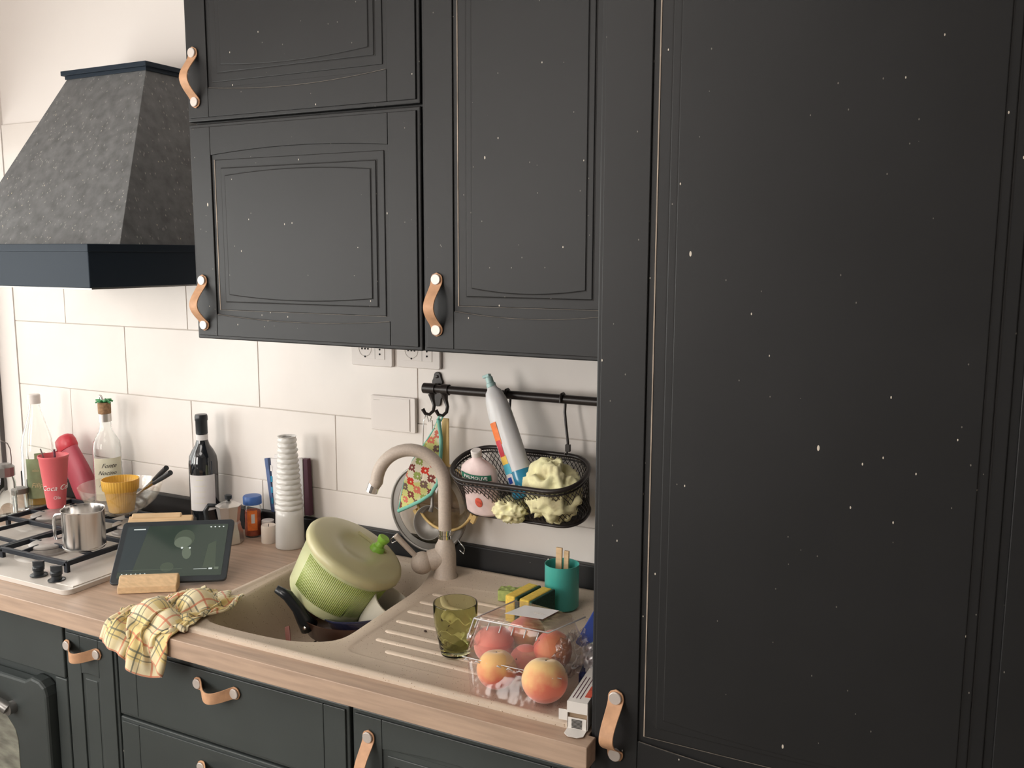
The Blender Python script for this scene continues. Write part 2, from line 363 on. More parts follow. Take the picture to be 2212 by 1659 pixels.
# ---------------------------------------------------------------- cabinet fronts
def strap(parent, p0, p1, bulge=.030, wd=.0128, y=0, sag=0):   # leather pull between two screws; p0, p1 = (x, z) on the front plane y
    a = Vector((p0[0], y, p0[1])); c = Vector((p1[0], y, p1[1])); d = (c - a); Ln = d.length; d.normalize(); s = Vector((0, -1, 0)).cross(d).normalized()
    n = 30; top = []; e = wd
    b = MB(); rows_ = []
    for i in range(n + 1):
        t = i / n; u = -e + (Ln + 2 * e) * t
        k = min(1, max(0, (u - .35 * e) / (Ln - .7 * e))) if 0 < u < Ln else (0 if u <= 0 else 1)
        q = math.sin(math.pi * k ** 1.15); out = .004 + bulge * (q ** 1.15 if q > 0 else 0)
        if u < 0: hw = math.sqrt(max(e * e - u * u, 1e-7))
        elif u > Ln: hw = math.sqrt(max(e * e - (u - Ln) ** 2, 1e-7))
        else: hw = e * (1 - .12 * math.sin(math.pi * k))
        P = a + d * u + Vector((0, -out, -sag * q)); th = Vector((0, .0026, 0))
        rows_.append([tuple(P - s * hw), tuple(P + s * hw), tuple(P + s * hw + th), tuple(P - s * hw + th)])
    b.loft(rows_)
    b.build('handle', 'leather', parent, smooth=50, bevel=.0006)
    for P in (a, c):
        sc = MB(); sc.lathe([(.0080, 0), (.0080, .0045), (.0102, .0050), (.0102, .0076), (.0092, .0084)], axisM(P + Vector((0, .0, 0)), (0, -1, 0)), n=24)
        sc.build('screw', 'screw', parent)

def arch(x0, x1, z, h, n=14):                          # points of an arched line, h at its middle
    return [(x0 + (x1 - x0) * i / n, z + h * (1 - (2 * i / n - 1) ** 2)) for i in range(n + 1)]
def front(cab, name, x0, x1, z0, z1, y, ox0, ox1, oz0, oz1, hb=.012, ht=.012, gap=None, mt='black', panel=True, worn=False, inner=.022, outer=.024):
    """framed front with arched opening (ox, oz) and raised panel; front plane at y"""
    e = .0075
    slab = MB(); slab.box2((x0, y + .004, z0), (x1, y + .022, z1))
    d = slab.build(name, mt, cab, smooth=0, bevel=.0025)
    # stiles and rails, 1 mm joint between them
    g = .0011
    MB().box2((x0 + e, y, z0 + e), (ox0 - g / 2, y + .006, z1 - e)).build('stile', mt, d, smooth=0, bevel=.0012)
    MB().box2((ox1 + g / 2, y, z0 + e), (x1 - e, y + .006, z1 - e)).build('stile', mt, d, smooth=0, bevel=.0012)
    p = [(ox0, z0 + e), (ox1, z0 + e)] + arch(ox0, ox1, oz0, -hb)[::-1]
    MB().prism(p, y, y + .006, axis='y').build('rail', mt, d, smooth=0, bevel=.0012)
    if z1 - oz1 > .01:
        p = [(ox0, z1 - e), (ox1, z1 - e)] + arch(ox0, ox1, oz1, ht)[::-1]
        MB().prism(p, y, y + .006, axis='y').build('rail', mt, d, smooth=0, bevel=.0012)
    # recess where the panel sits, strips painted dark as gap shade, sloping sticking, raised field
    MB().box2((ox0, y + .0035, oz0 - .001), (ox1, y + .0042, oz1 + .001)).build('recess', mt, d, smooth=0)
    if panel:
        m1 = .010
        MB().box2((ox0 + m1, y + .0015, oz0 + m1), (ox1 - m1, y + .006, oz1 - m1)).build('panel_margin', mt, d, smooth=0, bevel=.0015)
        m2 = outer + .004
        MB().box2((ox0 + m2 - .0016, y + .0011, oz0 + m2 - .0016), (ox1 - m2 + .0022, y + .003, oz1 - m2 + .0016)).build('gap_shade', 'gap_shade', d, smooth=0)
        MB().box2((ox0 + m2, y - .0005, oz0 + m2), (ox1 - m2, y + .003, oz1 - m2)).build('panel_step', mt, d, smooth=0, bevel=.0016)
        m3 = m2 + .012
        p = arch(ox0 + m3, ox1 - m3, oz0 + m3 + .004, -.009) + arch(ox0 + m3, ox1 - m3, oz1 - m3 - .004, .0085)[::-1]
        kx_, kz_ = (ox0 + ox1) / 2, (oz0 + oz1) / 2
        MB().prism([(kx_ + (a_ - kx_) * (1 + .0018 / (ox1 - ox0) * 2), kz_ + (c_ - kz_) * (1 + .0014 / (oz1 - oz0) * 2)) for a_, c_ in p], y - .0009, y + .002, axis='y').build('gap_shade', 'gap_shade', d, smooth=0)
        MB().prism(p, y - .0022, y + .002, axis='y').build('panel', mt, d, smooth=0, bevel=.0014)
    if worn:
        MB().box2((ox0 + m1 - .0012, y + .0008, oz0 + m1), (ox0 + m1 + .0006, y + .0022, oz1 - m1)).build('worn_edge', 'worn', d, smooth=0)
        MB().tube([(a_, y + .0004, c_) for a_, c_ in arch(ox0 + .002, ox1 - .002, oz0 + .0002, -hb)], .0006, n=4).build('worn_edge', 'worn_dim', d, smooth=0)
        MB().tube([(ox0 + m1, y + .0012, oz0 + m1), (ox1 - m1, y + .0012, oz0 + m1)], .0006, n=4).build('worn_edge', 'worn_dim', d, smooth=0)
    return d

U = -.37
cab = thing('wall_cabinet', 'dark grey wall cabinet with two stacked arched doors, next to the cooker hood', 'cabinet', (0, 0, 0))
MB().box2((-.180, -.348, 1.467), (.406, -.002, 2.40)).build('body', 'black', cab, smooth=0)
d = front(cab, 'door', -.1847, .4062, 1.4652, 1.9270, U, -.122, .334, 1.5200, 1.8600, .010, .010, worn=True)
strap(d, (-.1578, 1.5935), (-.1574, 1.4960), y=U)
d = front(cab, 'door', -.1847, .4062, 1.9320, 2.40, U, -.122, .334, 1.999, 2.335, .012, .010)
MB().tube([(a_, U + .0004, c_) for a_, c_ in arch(-.120, .332, 1.9992, -.012)], .0006, n=4).build('worn_edge', 'worn_dim', d, smooth=0)
strap(d, (-.1578, 2.0728), (-.1560, 1.9720), y=U)

cab = thing('wall_cabinet', 'dark grey wall cabinet with one tall door, above the hanging wire basket', 'cabinet', (0, 0, 0))
MB().box2((.4125, -.348, 1.467), (.858, -.002, 2.40)).build('body', 'black', cab, smooth=0)
d = front(cab, 'door', .4105, .8590, 1.4652, 2.40, U, .4790, .7880, 1.5450, 2.335, .010, .010, worn=True)
strap(d, (.4432, 1.6045), (.4428, 1.5085), y=U)

T = -.60
cab = thing('tall_cabinet', 'tall dark grey cupboard with paint-chipped doors, full height beside the worktop', 'cabinet', (0, 0, 0))
MB().box2((.8610, -.578, .10), (1.4950, -.002, 2.45)).build('body', 'black', cab, smooth=0)
d = front(cab, 'door', .8603, 1.4970, .8360, 2.42, T, .9390, 1.4180, .9085, 2.335, .012, .010, worn=True)
strap(d, (.9034, .9735), (.9040, .8800), y=T, bulge=.042)
d = front(cab, 'door', .8603, 1.4970, .11, .8310, T, .9390, 1.4180, .18, .765, .012, .010)
MB().box2((.88, -.55, 0), (1.48, -.05, .10)).build('plinth', 'black', cab, smooth=0)

# base units
B = -.60
cab = thing('base_cabinet', 'dark base cabinet with a door and leather pull, nearest the tall cupboard', 'cabinet', (0, 0, 0))
MB().box2((.392, -.578, .10), (.858, -.03, .7)).build('body', 'black2', cab, smooth=0)
d = front(cab, 'door', .3935, .8585, .11, .8335, B, .4600, .7930, .18, .7700, .010, .010, mt='black2')
strap(d, (.4326, .7887), (.4330, .6920), y=B)
cab = thing('drawer_cabinet', 'dark base cabinet with wide drawers below the sink bowl', 'cabinet', (0, 0, 0))
MB().box2((-.222, -.578, .10), (.384, -.03, .70)).build('body', 'black2', cab, smooth=0)
def drawer(z0, z1, hz):
    d = MB().box2((-.2240, B + .004, z0), (.3860, B + .022, z1)).build('drawer', 'black2', cab, smooth=0, bevel=.0025)
    e = .0075
    for a, c in ((-.2240 + e, -.1660), (-.1650, .3280), (.3290, .3860 - e)):
        MB().box2((a, B, z0 + e), (c, B + .006, z1 - e)).build('board', 'black2', d, smooth=0, bevel=.0012)
    strap(d, (.0157, hz), (.1143, hz + .001), y=B, sag=.008)
drawer(.6720, .8335, .7975); drawer(.42, .6670, .6177); drawer(.11, .415, .38)
cab = thing('narrow_cabinet', 'narrow dark pull-out cabinet with a leather pull, between oven and drawers', 'cabinet', (0, 0, 0))
MB().box2((-.388, -.578, .10), (-.226, -.03, .855)).build('body', 'black2', cab, smooth=0)
d = front(cab, 'door', -.3890, -.2280, .11, .8345, B, -.3370, -.2800, .18, .7400, .004, .004, mt='black2', inner=.01, outer=.006, panel=False)
MB().box2((-.328, B + .002, .19), (-.289, B + .006, .73)).build('panel', 'black2', d, smooth=0, bevel=.0018)
strap(d, (-.3735, .7985), (-.2790, .7970), y=B, sag=.007)

ov = thing('oven', 'dark rustic built-in oven with rounded window, below the hob', 'oven', (0, 0, 0))
MB().box2((-.984, -.585, .10), (-.392, -.04, .855)).build('body', 'black2', ov, smooth=0)
MB().box2((-.985, -.600, .715), (-.3925, -.585, .855)).build('control_panel', 'black2', ov, smooth=0, bevel=.003)
MB().box2((-.431, -.597, .11), (-.3925, -.585, .712)).build('side_trim', 'black2', ov, smooth=0, bevel=.003)
xo0, xo1 = -.938, -.437
P = [(xo0, .13), (xo1, .13), (xo1, .668), (xo1 - .006, .688), (xo1 - .022, .700), (xo1 - .050, .704), (xo1 - .072, .692), (xo0 + .072, .692), (xo0 + .05, .704), (xo0 + .022, .700), (xo0 + .006, .688), (xo0, .668)]
dd = MB().prism(P, -.618, -.586, axis='y').build('door', 'black2', ov, smooth=0, bevel=.006)
gx = [(-.842, .20), (-.545, .20), (-.545, .540), (-.553, .565), (-.575, .588), (-.612, .612), (-.66, .625), (-.727, .625), (-.775, .612), (-.812, .588), (-.834, .565), (-.842, .540)]
MB().prism(gx, -.6195, -.610, axis='y').build('window', 'ovenglass', dd, smooth=0, bevel=.001)
gg = [(x * 1.0 + (.004 if x > -.69 else -.004), z + .004) for x, z in gx]
h = MB(); h.tube([(-.835, -.634, .632), (-.80, -.650, .650), (-.69, -.655, .66), (-.585, -.648, .645), (-.552, -.634, .622)], [.012, .011, .010, .011, .013], n=14)
h.build('handle', 'darksteel', dd, smooth=60)
for x in (-.555, -.832):
    MB().lathe([(.015, 0), (.015, .018), (.009, .02)], axisM((x, -.617, .620), (0, -1, 0)), n=20).build('handle_mount', 'darksteel', dd)
for x in (-.90, -.80, -.665):
    k = MB().lathe([(.024, 0), (.024, .004), (.019, .006), (.018, .022), (.015, .025)], axisM((x, -.600, .772), (0, -1, 0)), n=28).build('knob', 'plastic_black', ov)
cab = thing('base_cabinet', 'dark base cabinet by the window wall, far side of the oven', 'cabinet', (0, 0, 0))
MB().box2((-1.342, -.578, .10), (-.992, -.03, .855)).build('body', 'black2', cab, smooth=0)
front(cab, 'door', -1.342, -.990, .11, .8345, B, -1.28, -1.052, .18, .77, .008, .008, mt='black2')

# ---------------------------------------------------------------- worktop with sink cut-out
bowl = [(-.030, -.520), (-.048, -.36), (-.062, -.22), (-.070, -.10), (-.055, -.066), (-.02, -.055), (.10, -.055), (.205, -.055), (.238, -.070), (.262, -.128), (.284, -.200), (.289, -.300), (.295, -.400), (.301, -.480), (.288, -.512), (.262, -.532), (.235, -.545), (.190, -.556), (.10, -.560), (.02, -.558), (-.015, -.548)][::-1]
def shrink(lp, k, c=(.12, -.30)):
    out = []
    n = len(lp)
    for i in range(n):
        a, b_, d_ = Vector(lp[i - 1]), Vector(lp[i]), Vector(lp[(i + 1) % n]); t = ((b_ - a).normalized() + (d_ - b_).normalized()).normalized()
        nn = Vector((-t.y, t.x))
        if nn.dot(Vector(c) - b_) < 0: nn = -nn
        out.append(tuple(b_ + nn * k))
    return out
def smoothloop(lp, it=2):
    for _ in range(it):
        o = []
        for i in range(len(lp)):
            a, c = lp[i], lp[(i + 1) % len(lp)]; o += [(a[0] * .75 + c[0] * .25, a[1] * .75 + c[1] * .25), (a[0] * .25 + c[0] * .75, a[1] * .25 + c[1] * .75)]
        lp = o
    return lp
bowl = smoothloop(bowl, 2)
cut = shrink(bowl, -.012)
wt = plate('worktop', [(XL + .002, -.6405), (.8715, -.6405), (.8715, -.603), (.8585, -.603), (.8585, -.022), (XL + .002, -.022)], [cut], .8610, .9000, 'wood', bevel=.0015)
tag(wt, 'wood-effect kitchen worktop running from the window wall to the tall cupboard', 'worktop')
us = MB().box2((XL + .002, -.0215, .9002), (.8585, -.0002, .9605)).build('upstand', 'black', None, smooth=0, bevel=.003)
tag(us, 'black upstand strip where the worktop meets the tiles', 'upstand')

sk = thing('sink', 'beige composite inset sink with ribbed drainer, partly full of dishes', 'sink', (0, 0, 0))
O = rrect(-.088, -.600, .850, -.030, .022, 6)
O = [(x + (.008 if x < 0 and y < -.3 else 0), y) for x, y in O]
O2 = shrink(O, .004, (.38, -.31)); O3 = shrink(O, .014, (.38, -.31)); O4 = shrink(O, .018, (.38, -.31))
REC = smoothloop([(.325, -.505), (.33, -.530), (.36, -.545), (.76, -.538), (.80, -.532), (.812, -.50), (.812, -.14), (.805, -.115), (.78, -.105), (.36, -.140), (.325, -.155), (.318, -.185), (.318, -.34)], 2)
bm = bmesh.new()
def ringv(lp, z): return [bm.verts.new((x, y, z)) for x, y in lp]
def bridge(a, b_):
    n = len(a)
    for i in range(n): bm.faces.new((a[i], a[(i + 1) % n], b_[(i + 1) % n], b_[i]))
def edgesof(v): return [bm.edges.get((v[i], v[(i + 1) % len(v)])) or bm.edges.new((v[i], v[(i + 1) % len(v)])) for i in range(len(v))]
o0 = ringv(O, .9003); o1 = ringv(O, .9070); o2 = ringv(O2, .9096); o3 = ringv(O3, .9096); o4 = ringv(O4, .9062)
bridge(o0, o1); bridge(o1, o2); bridge(o2, o3); bridge(o3, o4)
b0 = ringv(bowl, .9062); r0 = ringv(REC, .9062)
bmesh.ops.triangle_fill(bm, use_beauty=True, edges=edgesof(o4) + edgesof(b0) + edgesof(r0))
prev = b0
for k, z in ((.003, .9048), (.006, .900), (.010, .880), (.016, .80), (.022, .76), (.032, .738), (.052, .728)):
    q = ringv(shrink(bowl, k), z); bridge(prev, q); prev = q
bm.faces.new(prev)
prev = r0
for k, z in ((.004, .9052), (.010, .9035)):
    q = ringv(shrink(REC, k, (.56, -.32)), z); bridge(prev, q); prev = q
bmesh.ops.triangle_fill(bm, use_beauty=True, edges=edgesof(prev))
bmesh.ops.recalc_face_normals(bm, faces=bm.faces)
me = bpy.data.meshes.new('basin'); bm.to_mesh(me); bm.free(); me.materials.append(M['sink']); me.shade_smooth(); me.set_sharp_from_angle(angle=R(50))
o = bpy.data.objects.new('basin', me); C.objects.link(o); o.parent = sk
for y, xa in ((-.206, .322), (-.258, .322), (-.314, .328), (-.368, .336), (-.420, .345), (-.462, .352), (-.50, .40)):
    b = MB(); b.loft([[(xa + (.62 - xa) * t + dx, y + .0075 * k2 * math.cos(a), .9036 + .0032 * k2 * math.sin(a)) for a in [math.pi * j / 6 for j in range(7)]] for t, k2, dx in ((0, .05, 0), (0, .7, .003), (0, 1, .009), (1, 1, 0), (1, .5, .006), (1, .05, .010))], closed=False)
    b.build('drainer_rib', 'sink', sk, smooth=70)
MB().lathe([(.044, 0), (.044, .003), (.038, .004), (.030, .001)], Matrix.Translation((.12, -.31, .728))).build('drain', 'steel', sk)
for x, y in ((.413, -.336), (.449, -.353), (.421, -.391)):
    tag(MB().sphere((x, y, .9065), .0028, sc=(1.3, .9, .7), nu=8, nv=6).build('crumb', 'crumb'), {.413: 'dark crumb on the drainer, farthest back of the three', .449: 'dark crumb on the drainer, middle one and closest to the tumbler', .421: 'dark crumb on the drainer, frontmost of the three'}[x], 'crumb', 'dark crumbs on the drainer')

# ---------------------------------------------------------------- tap
tp = thing('tap', 'beige mixer tap with tall curved spout, behind the sink bowl', 'tap', (.293, -.102, .906))
MB().lathe([(.0285, 0), (.0285, .004), (.026, .008), (.0255, .055), (.023, .075), (.016, .088), (.0145, .094)]).build('body', 'tap', tp, smooth=60)
MB().tube([(0, 0, .05), (-.03, -.022, .040)], [.024, .0245], n=24).build('side_arm', 'tap', tp, smooth=60)
MB().sphere((-.043, -.032, .036), .0265, nu=32, nv=20).build('ball', 'tap', tp, smooth=180)
MB().tube([(-.052, -.040, .050), (-.0905, -.070, .106)], [.0062, .0068], n=16).build('lever', 'tap', tp, smooth=60, bevel=.001)
MB().lathe([(.0150, .092), (.0150, .100), (.0135, .101), (.0135, .108), (.0150, .109), (.0150, .113)]).build('collar', 'chrome', tp)
pts = [(0, 0, .113), (0, 0, .16), (0, 0, .21)]
dirx, diry = -.93, -.37
rad = .0795
for k in range(19):
    a = R(180 * k / 18 * .98); pts.append((dirx * rad * (1 - math.cos(a)), diry * rad * (1 - math.cos(a)), .218 + rad * 1.03 * math.sin(a)))
p = Vector(pts[-1]); pts.append(tuple(p + Vector((-.006 * 1.0, -.002, -.008))))
MB().tube(pts, [.0150] * len(pts), n=22).build('spout', 'tap', tp, smooth=80)
q = Vector(pts[-1]); dv = (q - Vector(pts[-4])).normalized()
MB().lathe([(.0138, -.002), (.0138, .018), (.0115, .019)], axisM(q, dv), n=24).build('aerator', 'chrome', tp)

# ---------------------------------------------------------------- cooker hood
hd = thing('cooker_hood', 'speckled dark pyramid cooker hood with blue-black lower band, above the hob', 'hood', (0, 0, 0))
MB().box2((-.988, -.476, 1.575), (-.390, -.001, 1.671)).build('band', 'hood_band', hd, smooth=0, bevel=.002)
MB().box2((-.990, -.478, 1.655), (-.388, -.001, 1.6725)).build('band_lip', 'hood_band', hd, smooth=0, bevel=.0015)
lo = [(-.985, -.388, 1.672), (-.393, -.388, 1.672), (-.393, -.002, 1.672), (-.985, -.002, 1.672)]
hi = [(-.838, -.150, 2.112), (-.545, -.150, 2.112), (-.545, -.002, 2.112), (-.838, -.002, 2.112)]
MB().loft([lo, hi]).build('canopy', 'hood', hd, smooth=0, bevel=.001)
MB().box2((-.843, -.155, 2.108), (-.540, -.001, 2.118)).box2((-.850, -.162, 2.117), (-.533, -.001, 2.129)).build('crown_strip', 'hood_band', hd, smooth=0, bevel=.001)
MB().box2((-.95, -.44, 1.570), (-.43, -.04, 1.5755)).build('filter', 'darksteel', hd, smooth=0)

# ---------------------------------------------------------------- sockets and blank plate
def socket(x0, x1, z0, label):
    z1 = z0 + .082
    t = thing('wall_socket', label, 'socket', ((x0 + x1) / 2, -.0005, z0), group='double sockets under the wall cabinets')
    hw = (x1 - x0) / 2
    MB().prism(rrect(-hw, 0, hw, .082, .006), -.0095, 0, axis='y').build('cover_plate', 'white', t, smooth=40, bevel=.002)
    MB().box2((-.044, -.0108, .018), (.040, -.0090, .064)).build('insert', 'white', t, smooth=0, bevel=.0006)
    MB().box2((.0115, -.0111, .018), (.0119, -.0106, .064)).build('seam', 'hole', t, smooth=0)
    MB().tube([(-.018 + .0185 * math.cos(2 * math.pi * k / 32), -.0110, .043 + .0185 * math.sin(2 * math.pi * k / 32)) for k in range(32)], .0007, n=6, closed=True).build('socket_ring', 'grout', t, smooth=180)
    for x, z in ((-.027, .043), (-.018, .043), (-.009, .043), (.026, .053), (.026, .043), (.026, .031), (-.018, .0235)):
        MB().lathe([(.0024, 0), (.0024, .0006)], axisM((x, -.0112, z), (0, -1, 0)), n=12).build('pin_hole', 'hole', t)
socket(-.0335, .0905, 1.376, 'white double wall socket under the two-door wall cabinet')
socket(.1035, .2270, 1.378, 'white double wall socket above the black rail bracket')
t = thing('blank_plate', 'blank white junction cover plate on the tiles, left of the black rail', 'wall plate', (.0895, -.0005, 1.217))
MB().prism(rrect(-.066, 0, .066, .087, .004), -.010, 0, axis='y').build('cover', 'white', t, smooth=40, bevel=.0015)
MB().box2((-.060, -.0112, .004), (.050, -.0098, .083)).build('face', 'white', t, smooth=0, bevel=.0006)
MB().box2((.0508, -.0108, .003), (.0513, -.0099, .084)).build('seam', 'grout', t, smooth=0)
MB().box2((-.056, -.0116, .0755), (-.038, -.0111, .0770)).build('print', 'grout', t, smooth=0)

# ---------------------------------------------------------------- hob
hb = thing('hob', 'cream enamel gas hob with black iron grates and four burners', 'hob', (0, 0, .9002))
plate('hob_plate', rrect(-.985, -.583, -.392, -.106, .02), [], .0, .0115, 'hob', hb, bevel=.0045)
MB().box2((-.470, -.560, .0110), (-.400, -.125, .0135)).build('raised_strip', 'hob', hb, smooth=0, bevel=.001)
BR = [(-.664, -.425, .044), (-.885, -.250, .053), (-.885, -.450, .034), (-.625, -.215, .040)]
for x, y, r in BR:
    MB().lathe([(r * 1.75, .0115), (r * 1.6, .0135), (r * 1.2, .0145)], Matrix.Translation((x, y, 0)), n=40).build('burner_dish', 'hob', hb)
    def teeth(rr, z, a): return rr * (1 + (.02 if (z > .022 and z < .032 and math.sin(a * 26) > 0) else 0))
    bb = MB().lathe([(r * 1.08, .014), (r * 1.08, .019), (r, .021), (r, .031), (r * .95, .032)], Matrix.Translation((x, y, 0)), n=104, mod=teeth).build('burner_ring', 'burner', hb)
    MB().lathe([(r * .90, .032), (r * 1.0, .033), (r * 1.0, .037), (r * .9, .0395), (r * .3, .0395)], Matrix.Translation((x, y, 0)), n=40).build('burner_cap', 'burner', hb)
def bar(b, pts, hw=.0045, hh=.006):
    for p, q in zip(pts, pts[1:]):
        p, q = Vector(p), Vector(q); d = (q - p); L_ = d.length; m = axisM(p, d, (0, 0, 1)) if abs(d.normalized().z) < .9 else axisM(p, d, (1, 0, 0))
        b.box((0, 0, L_ / 2), (hh * 2, hw * 2, L_ + hw), m)
for gx0, gx1, bs_ in ((-.975, -.745, (BR[1], BR[2])), (-.735, -.500, (BR[0], BR[3]))):
    b = MB(); zt = .032 
    fr = [(gx0, -.498, zt), (gx1, -.498, zt), (gx1, -.118, zt), (gx0, -.118, zt), (gx0, -.498, zt)]
    bar(b, fr)
    for x in (gx0, gx1):
        for y in (-.498, -.318, -.118): bar(b, [(x, y, .0125), (x, y, zt)])
    bar(b, [(gx0, -.318, zt), (gx1, -.318, zt)])
    for bx, by, br in bs_:
        for ax, ay in ((1, 0), (-1, 0), (0, 1), (0, -1)):
            ex = gx1 if ax > 0 else gx0 if ax < 0 else bx
            ey = (-.318 if by < -.318 else -.118) if ay > 0 else (-.498 if by < -.318 else -.318) if ay < 0 else by
            bar(b, [(bx + ax * br * .62, by + ay * br * .62, zt + .004), (ex, ey, zt + .001)], .0028, .005)
    b.build('grate', 'iron', hb, smooth=0, bevel=.0012)
for x, y in ((-.536, -.545), (-.470, -.548), (-.70, -.552), (-.765, -.552)):
    m = Matrix.Translation((x, y, .0135)) @ Matrix.Rotation(R(35), 4, 'Z')
    MB().lathe([(.019, 0), (.019, .002), (.0165, .003)], m, n=30).build('knob_ring', 'plastic_black', hb)
    kb = MB(); kb.lathe([(.0115, .002), (.011, .012), (.013, .013), (.013, .020), (.011, .022)], m, n=26); kb.prism([(-.013, 0), (-.006, -.0045), (.013, -.0045), (.013, .0045), (-.006, .0045)], .018, .034, m)
    kb.build('knob', 'plastic_black', hb, smooth=40, bevel=.001)

# ---------------------------------------------------------------- things on and behind the hob
def thick(prof_out, wall, floor):                      # closed vessel profile from an outer profile (base first)
    inn = [(max(r - wall, .001), z) for r, z in prof_out if z > floor][::-1]
    rf = prof_out[0][0]
    for (r0_, za), (r1_, zb) in zip(prof_out, prof_out[1:]):
        if za <= floor <= zb and zb > za: rf = r0_ + (r1_ - r0_) * (floor - za) / (zb - za); break
    return [(.0005, prof_out[0][1])] + prof_out + inn + [(max(rf - wall, .001), floor), (.0005, floor)]
z0 = .9002
t = thing('milk_jug', 'small stainless steel jug with wire handle, on the front hob grate', 'jug', (-.545, -.412, .9420), (0, 0, 0))
pr = [(.0475, 0), (.0495, .003), (.0495, .006), (.0485, .0065), (.0485, .092), (.050, .096)]
def lip(r, z, a):
    d = math.cos(a - R(-2)); return r * (1 + (max(0, d) ** 14) * .22 * max(0, (z - .05) / .046)) if z > .05 else r
MB().lathe(thick(pr, .0013, .003), n=64, cap=False, mod=lip).build('body', 'steel', t, smooth=45)
ha = R(-175); hx, hy = math.cos(ha), math.sin(ha)
MB().tube([(hx * .046, hy * .046, .090), (hx * .060, hy * .060, .088), (hx * .066, hy * .066, .075), (hx * .090, hy * .090, .069), (hx * .098, hy * .098, .060), (hx * .098, hy * .098, .020), (hx * .094, hy * .094, .006)], [.003, .003, .0035, .0045, .0045, .004, .0035], n=12).build('handle', 'chrome', t, smooth=80)
MB().tube([(hx * .049, hy * .049 - .01, .092), (hx * .057, hy * .057, .095), (hx * .049, hy * .049 + .01, .092)], .003, n=8).build('hinge', 'chrome', t)

t = thing('glass_bowl', 'clear glass mixing bowl standing on the rear hob grate', 'bowl', (-.692, -.178, .9480), (0, 0, 0))
pr = [(.040, 0), (.042, .004), (.046, .006), (.066, .016), (.088, .034), (.100, .054), (.106, .072), (.108, .080)]
MB().lathe(thick(pr, .0028, .005), n=64, cap=False).build('body', 'bowlglass', t, smooth=60)
t = thing('amber_tumbler', 'amber ribbed plastic tumbler standing inside the glass bowl', 'tumbler', (-.690, -.180, .9545))
def ribs(r, z, a): return r * (1 + .012 * math.sin(a * 40) * (1 if z > .01 else 0))
MB().lathe(thick([(.031, 0), (.033, .003), (.0365, .03), (.041, .058), (.0465, .062), (.0485, .090)], .002, .004), n=160, cap=False, mod=ribs).build('body', 'amber', t, smooth=60)
t = thing('amber_tumbler', 'amber plastic tumbler nested lower, seen through the glass bowl', 'tumbler', (-.690, -.180, .9590))
MB().lathe(thick([(.026, 0), (.028, .003), (.033, .03), (.036, .050)], .002, .003), n=60, cap=False).build('body', 'amber', t, smooth=60)
for (ex, ey, ez), lab in (((-.545, -.150, 1.084), 'dark-handled table knife leaning in the glass bowl, upper one'), ((-.520, -.160, 1.076), 'dark-handled table fork leaning in the glass bowl, lower one')):
    st = Vector((-.735, -.100 - (.0 if 'upper' in lab else .02), .965)); e = Vector((ex, ey, ez)); mid = st.lerp(e, .62)
    t = thing('cutlery', lab, 'cutlery', tuple(st), group='cutlery in the glass bowl')
    MB().tube([(0, 0, 0), tuple((mid - st) * .4), tuple(mid - st)], [.004, .0035, .0035], n=8).build('blade', 'steel', t)
    MB().tube([tuple(mid - st), tuple((mid - st).lerp(e - st, .5)), tuple(e - st)], [.0048, .0066, .0072], n=12).build('handle', 'plastic_black', t, smooth=60)

# red cup
a = facing(-.943, -.2)
t = thing('drink_cup', 'red plastic drink cup with white script lettering, on the hob grate', 'cup', (-.932, -.200, .9395))
MB().lathe(thick([(.0235, 0), (.0245, .004), (.0385, .142), (.0405, .144), (.0405, .150)], .0015, .004), n=48, cap=False).build('body', 'redcup', t, smooth=50)
for s_, sz, zz in (('Coca Cola', .021, .060),):
    text('lettering', s_, sz, 'print_white', t, wrap=(.0316, a + .15, zz, .105), shear=.35, ext=.0006)
text('lettering', 'Ola', .013, 'print_white', t, wrap=(.0287, a + .1, .032, .105))
MB().tube([(.012, .0, .02), (-.008, .01, .163)], .0030, n=8).build('straw', 'maroon', t)
MB().tube([(.0, .01, .02), (-.028, -.018, .168)], .0020, n=8).build('spoon_handle', 'darksteel', t)
# red bottle leaning on tiles
t = thing('squeeze_bottle', 'dull red plastic bottle with round red cap, leaning behind the red cup', 'bottle', (-.965, -.062, z0 + .022), (0, R(-30), 0))
b = MB(); prof = [(.040, 0), (.045, .006), (.045, .05), (.042, .10), (.037, .145), (.034, .17)]
b.lathe(prof, Matrix.Scale(.62, 4, (0, 1, 0)), n=40).build('body', 'redbottle', t, smooth=50)
b = MB().lathe([(.034, .168), (.0365, .172), (.037, .190), (.033, .204), (.020, .212), (.004, .214)], Matrix.Scale(.7, 4, (0, 1, 0)), n=40).build('cap', 'redlid', t, smooth=50)
MB().tube([(-.036, -.01, .176), (-.055, -.012, .180), (-.062, -.010, .162), (-.046, -.004, .145)], [.007, .009, .008, .005], n=12).build('cap_tab', 'redlid', t, smooth=70)

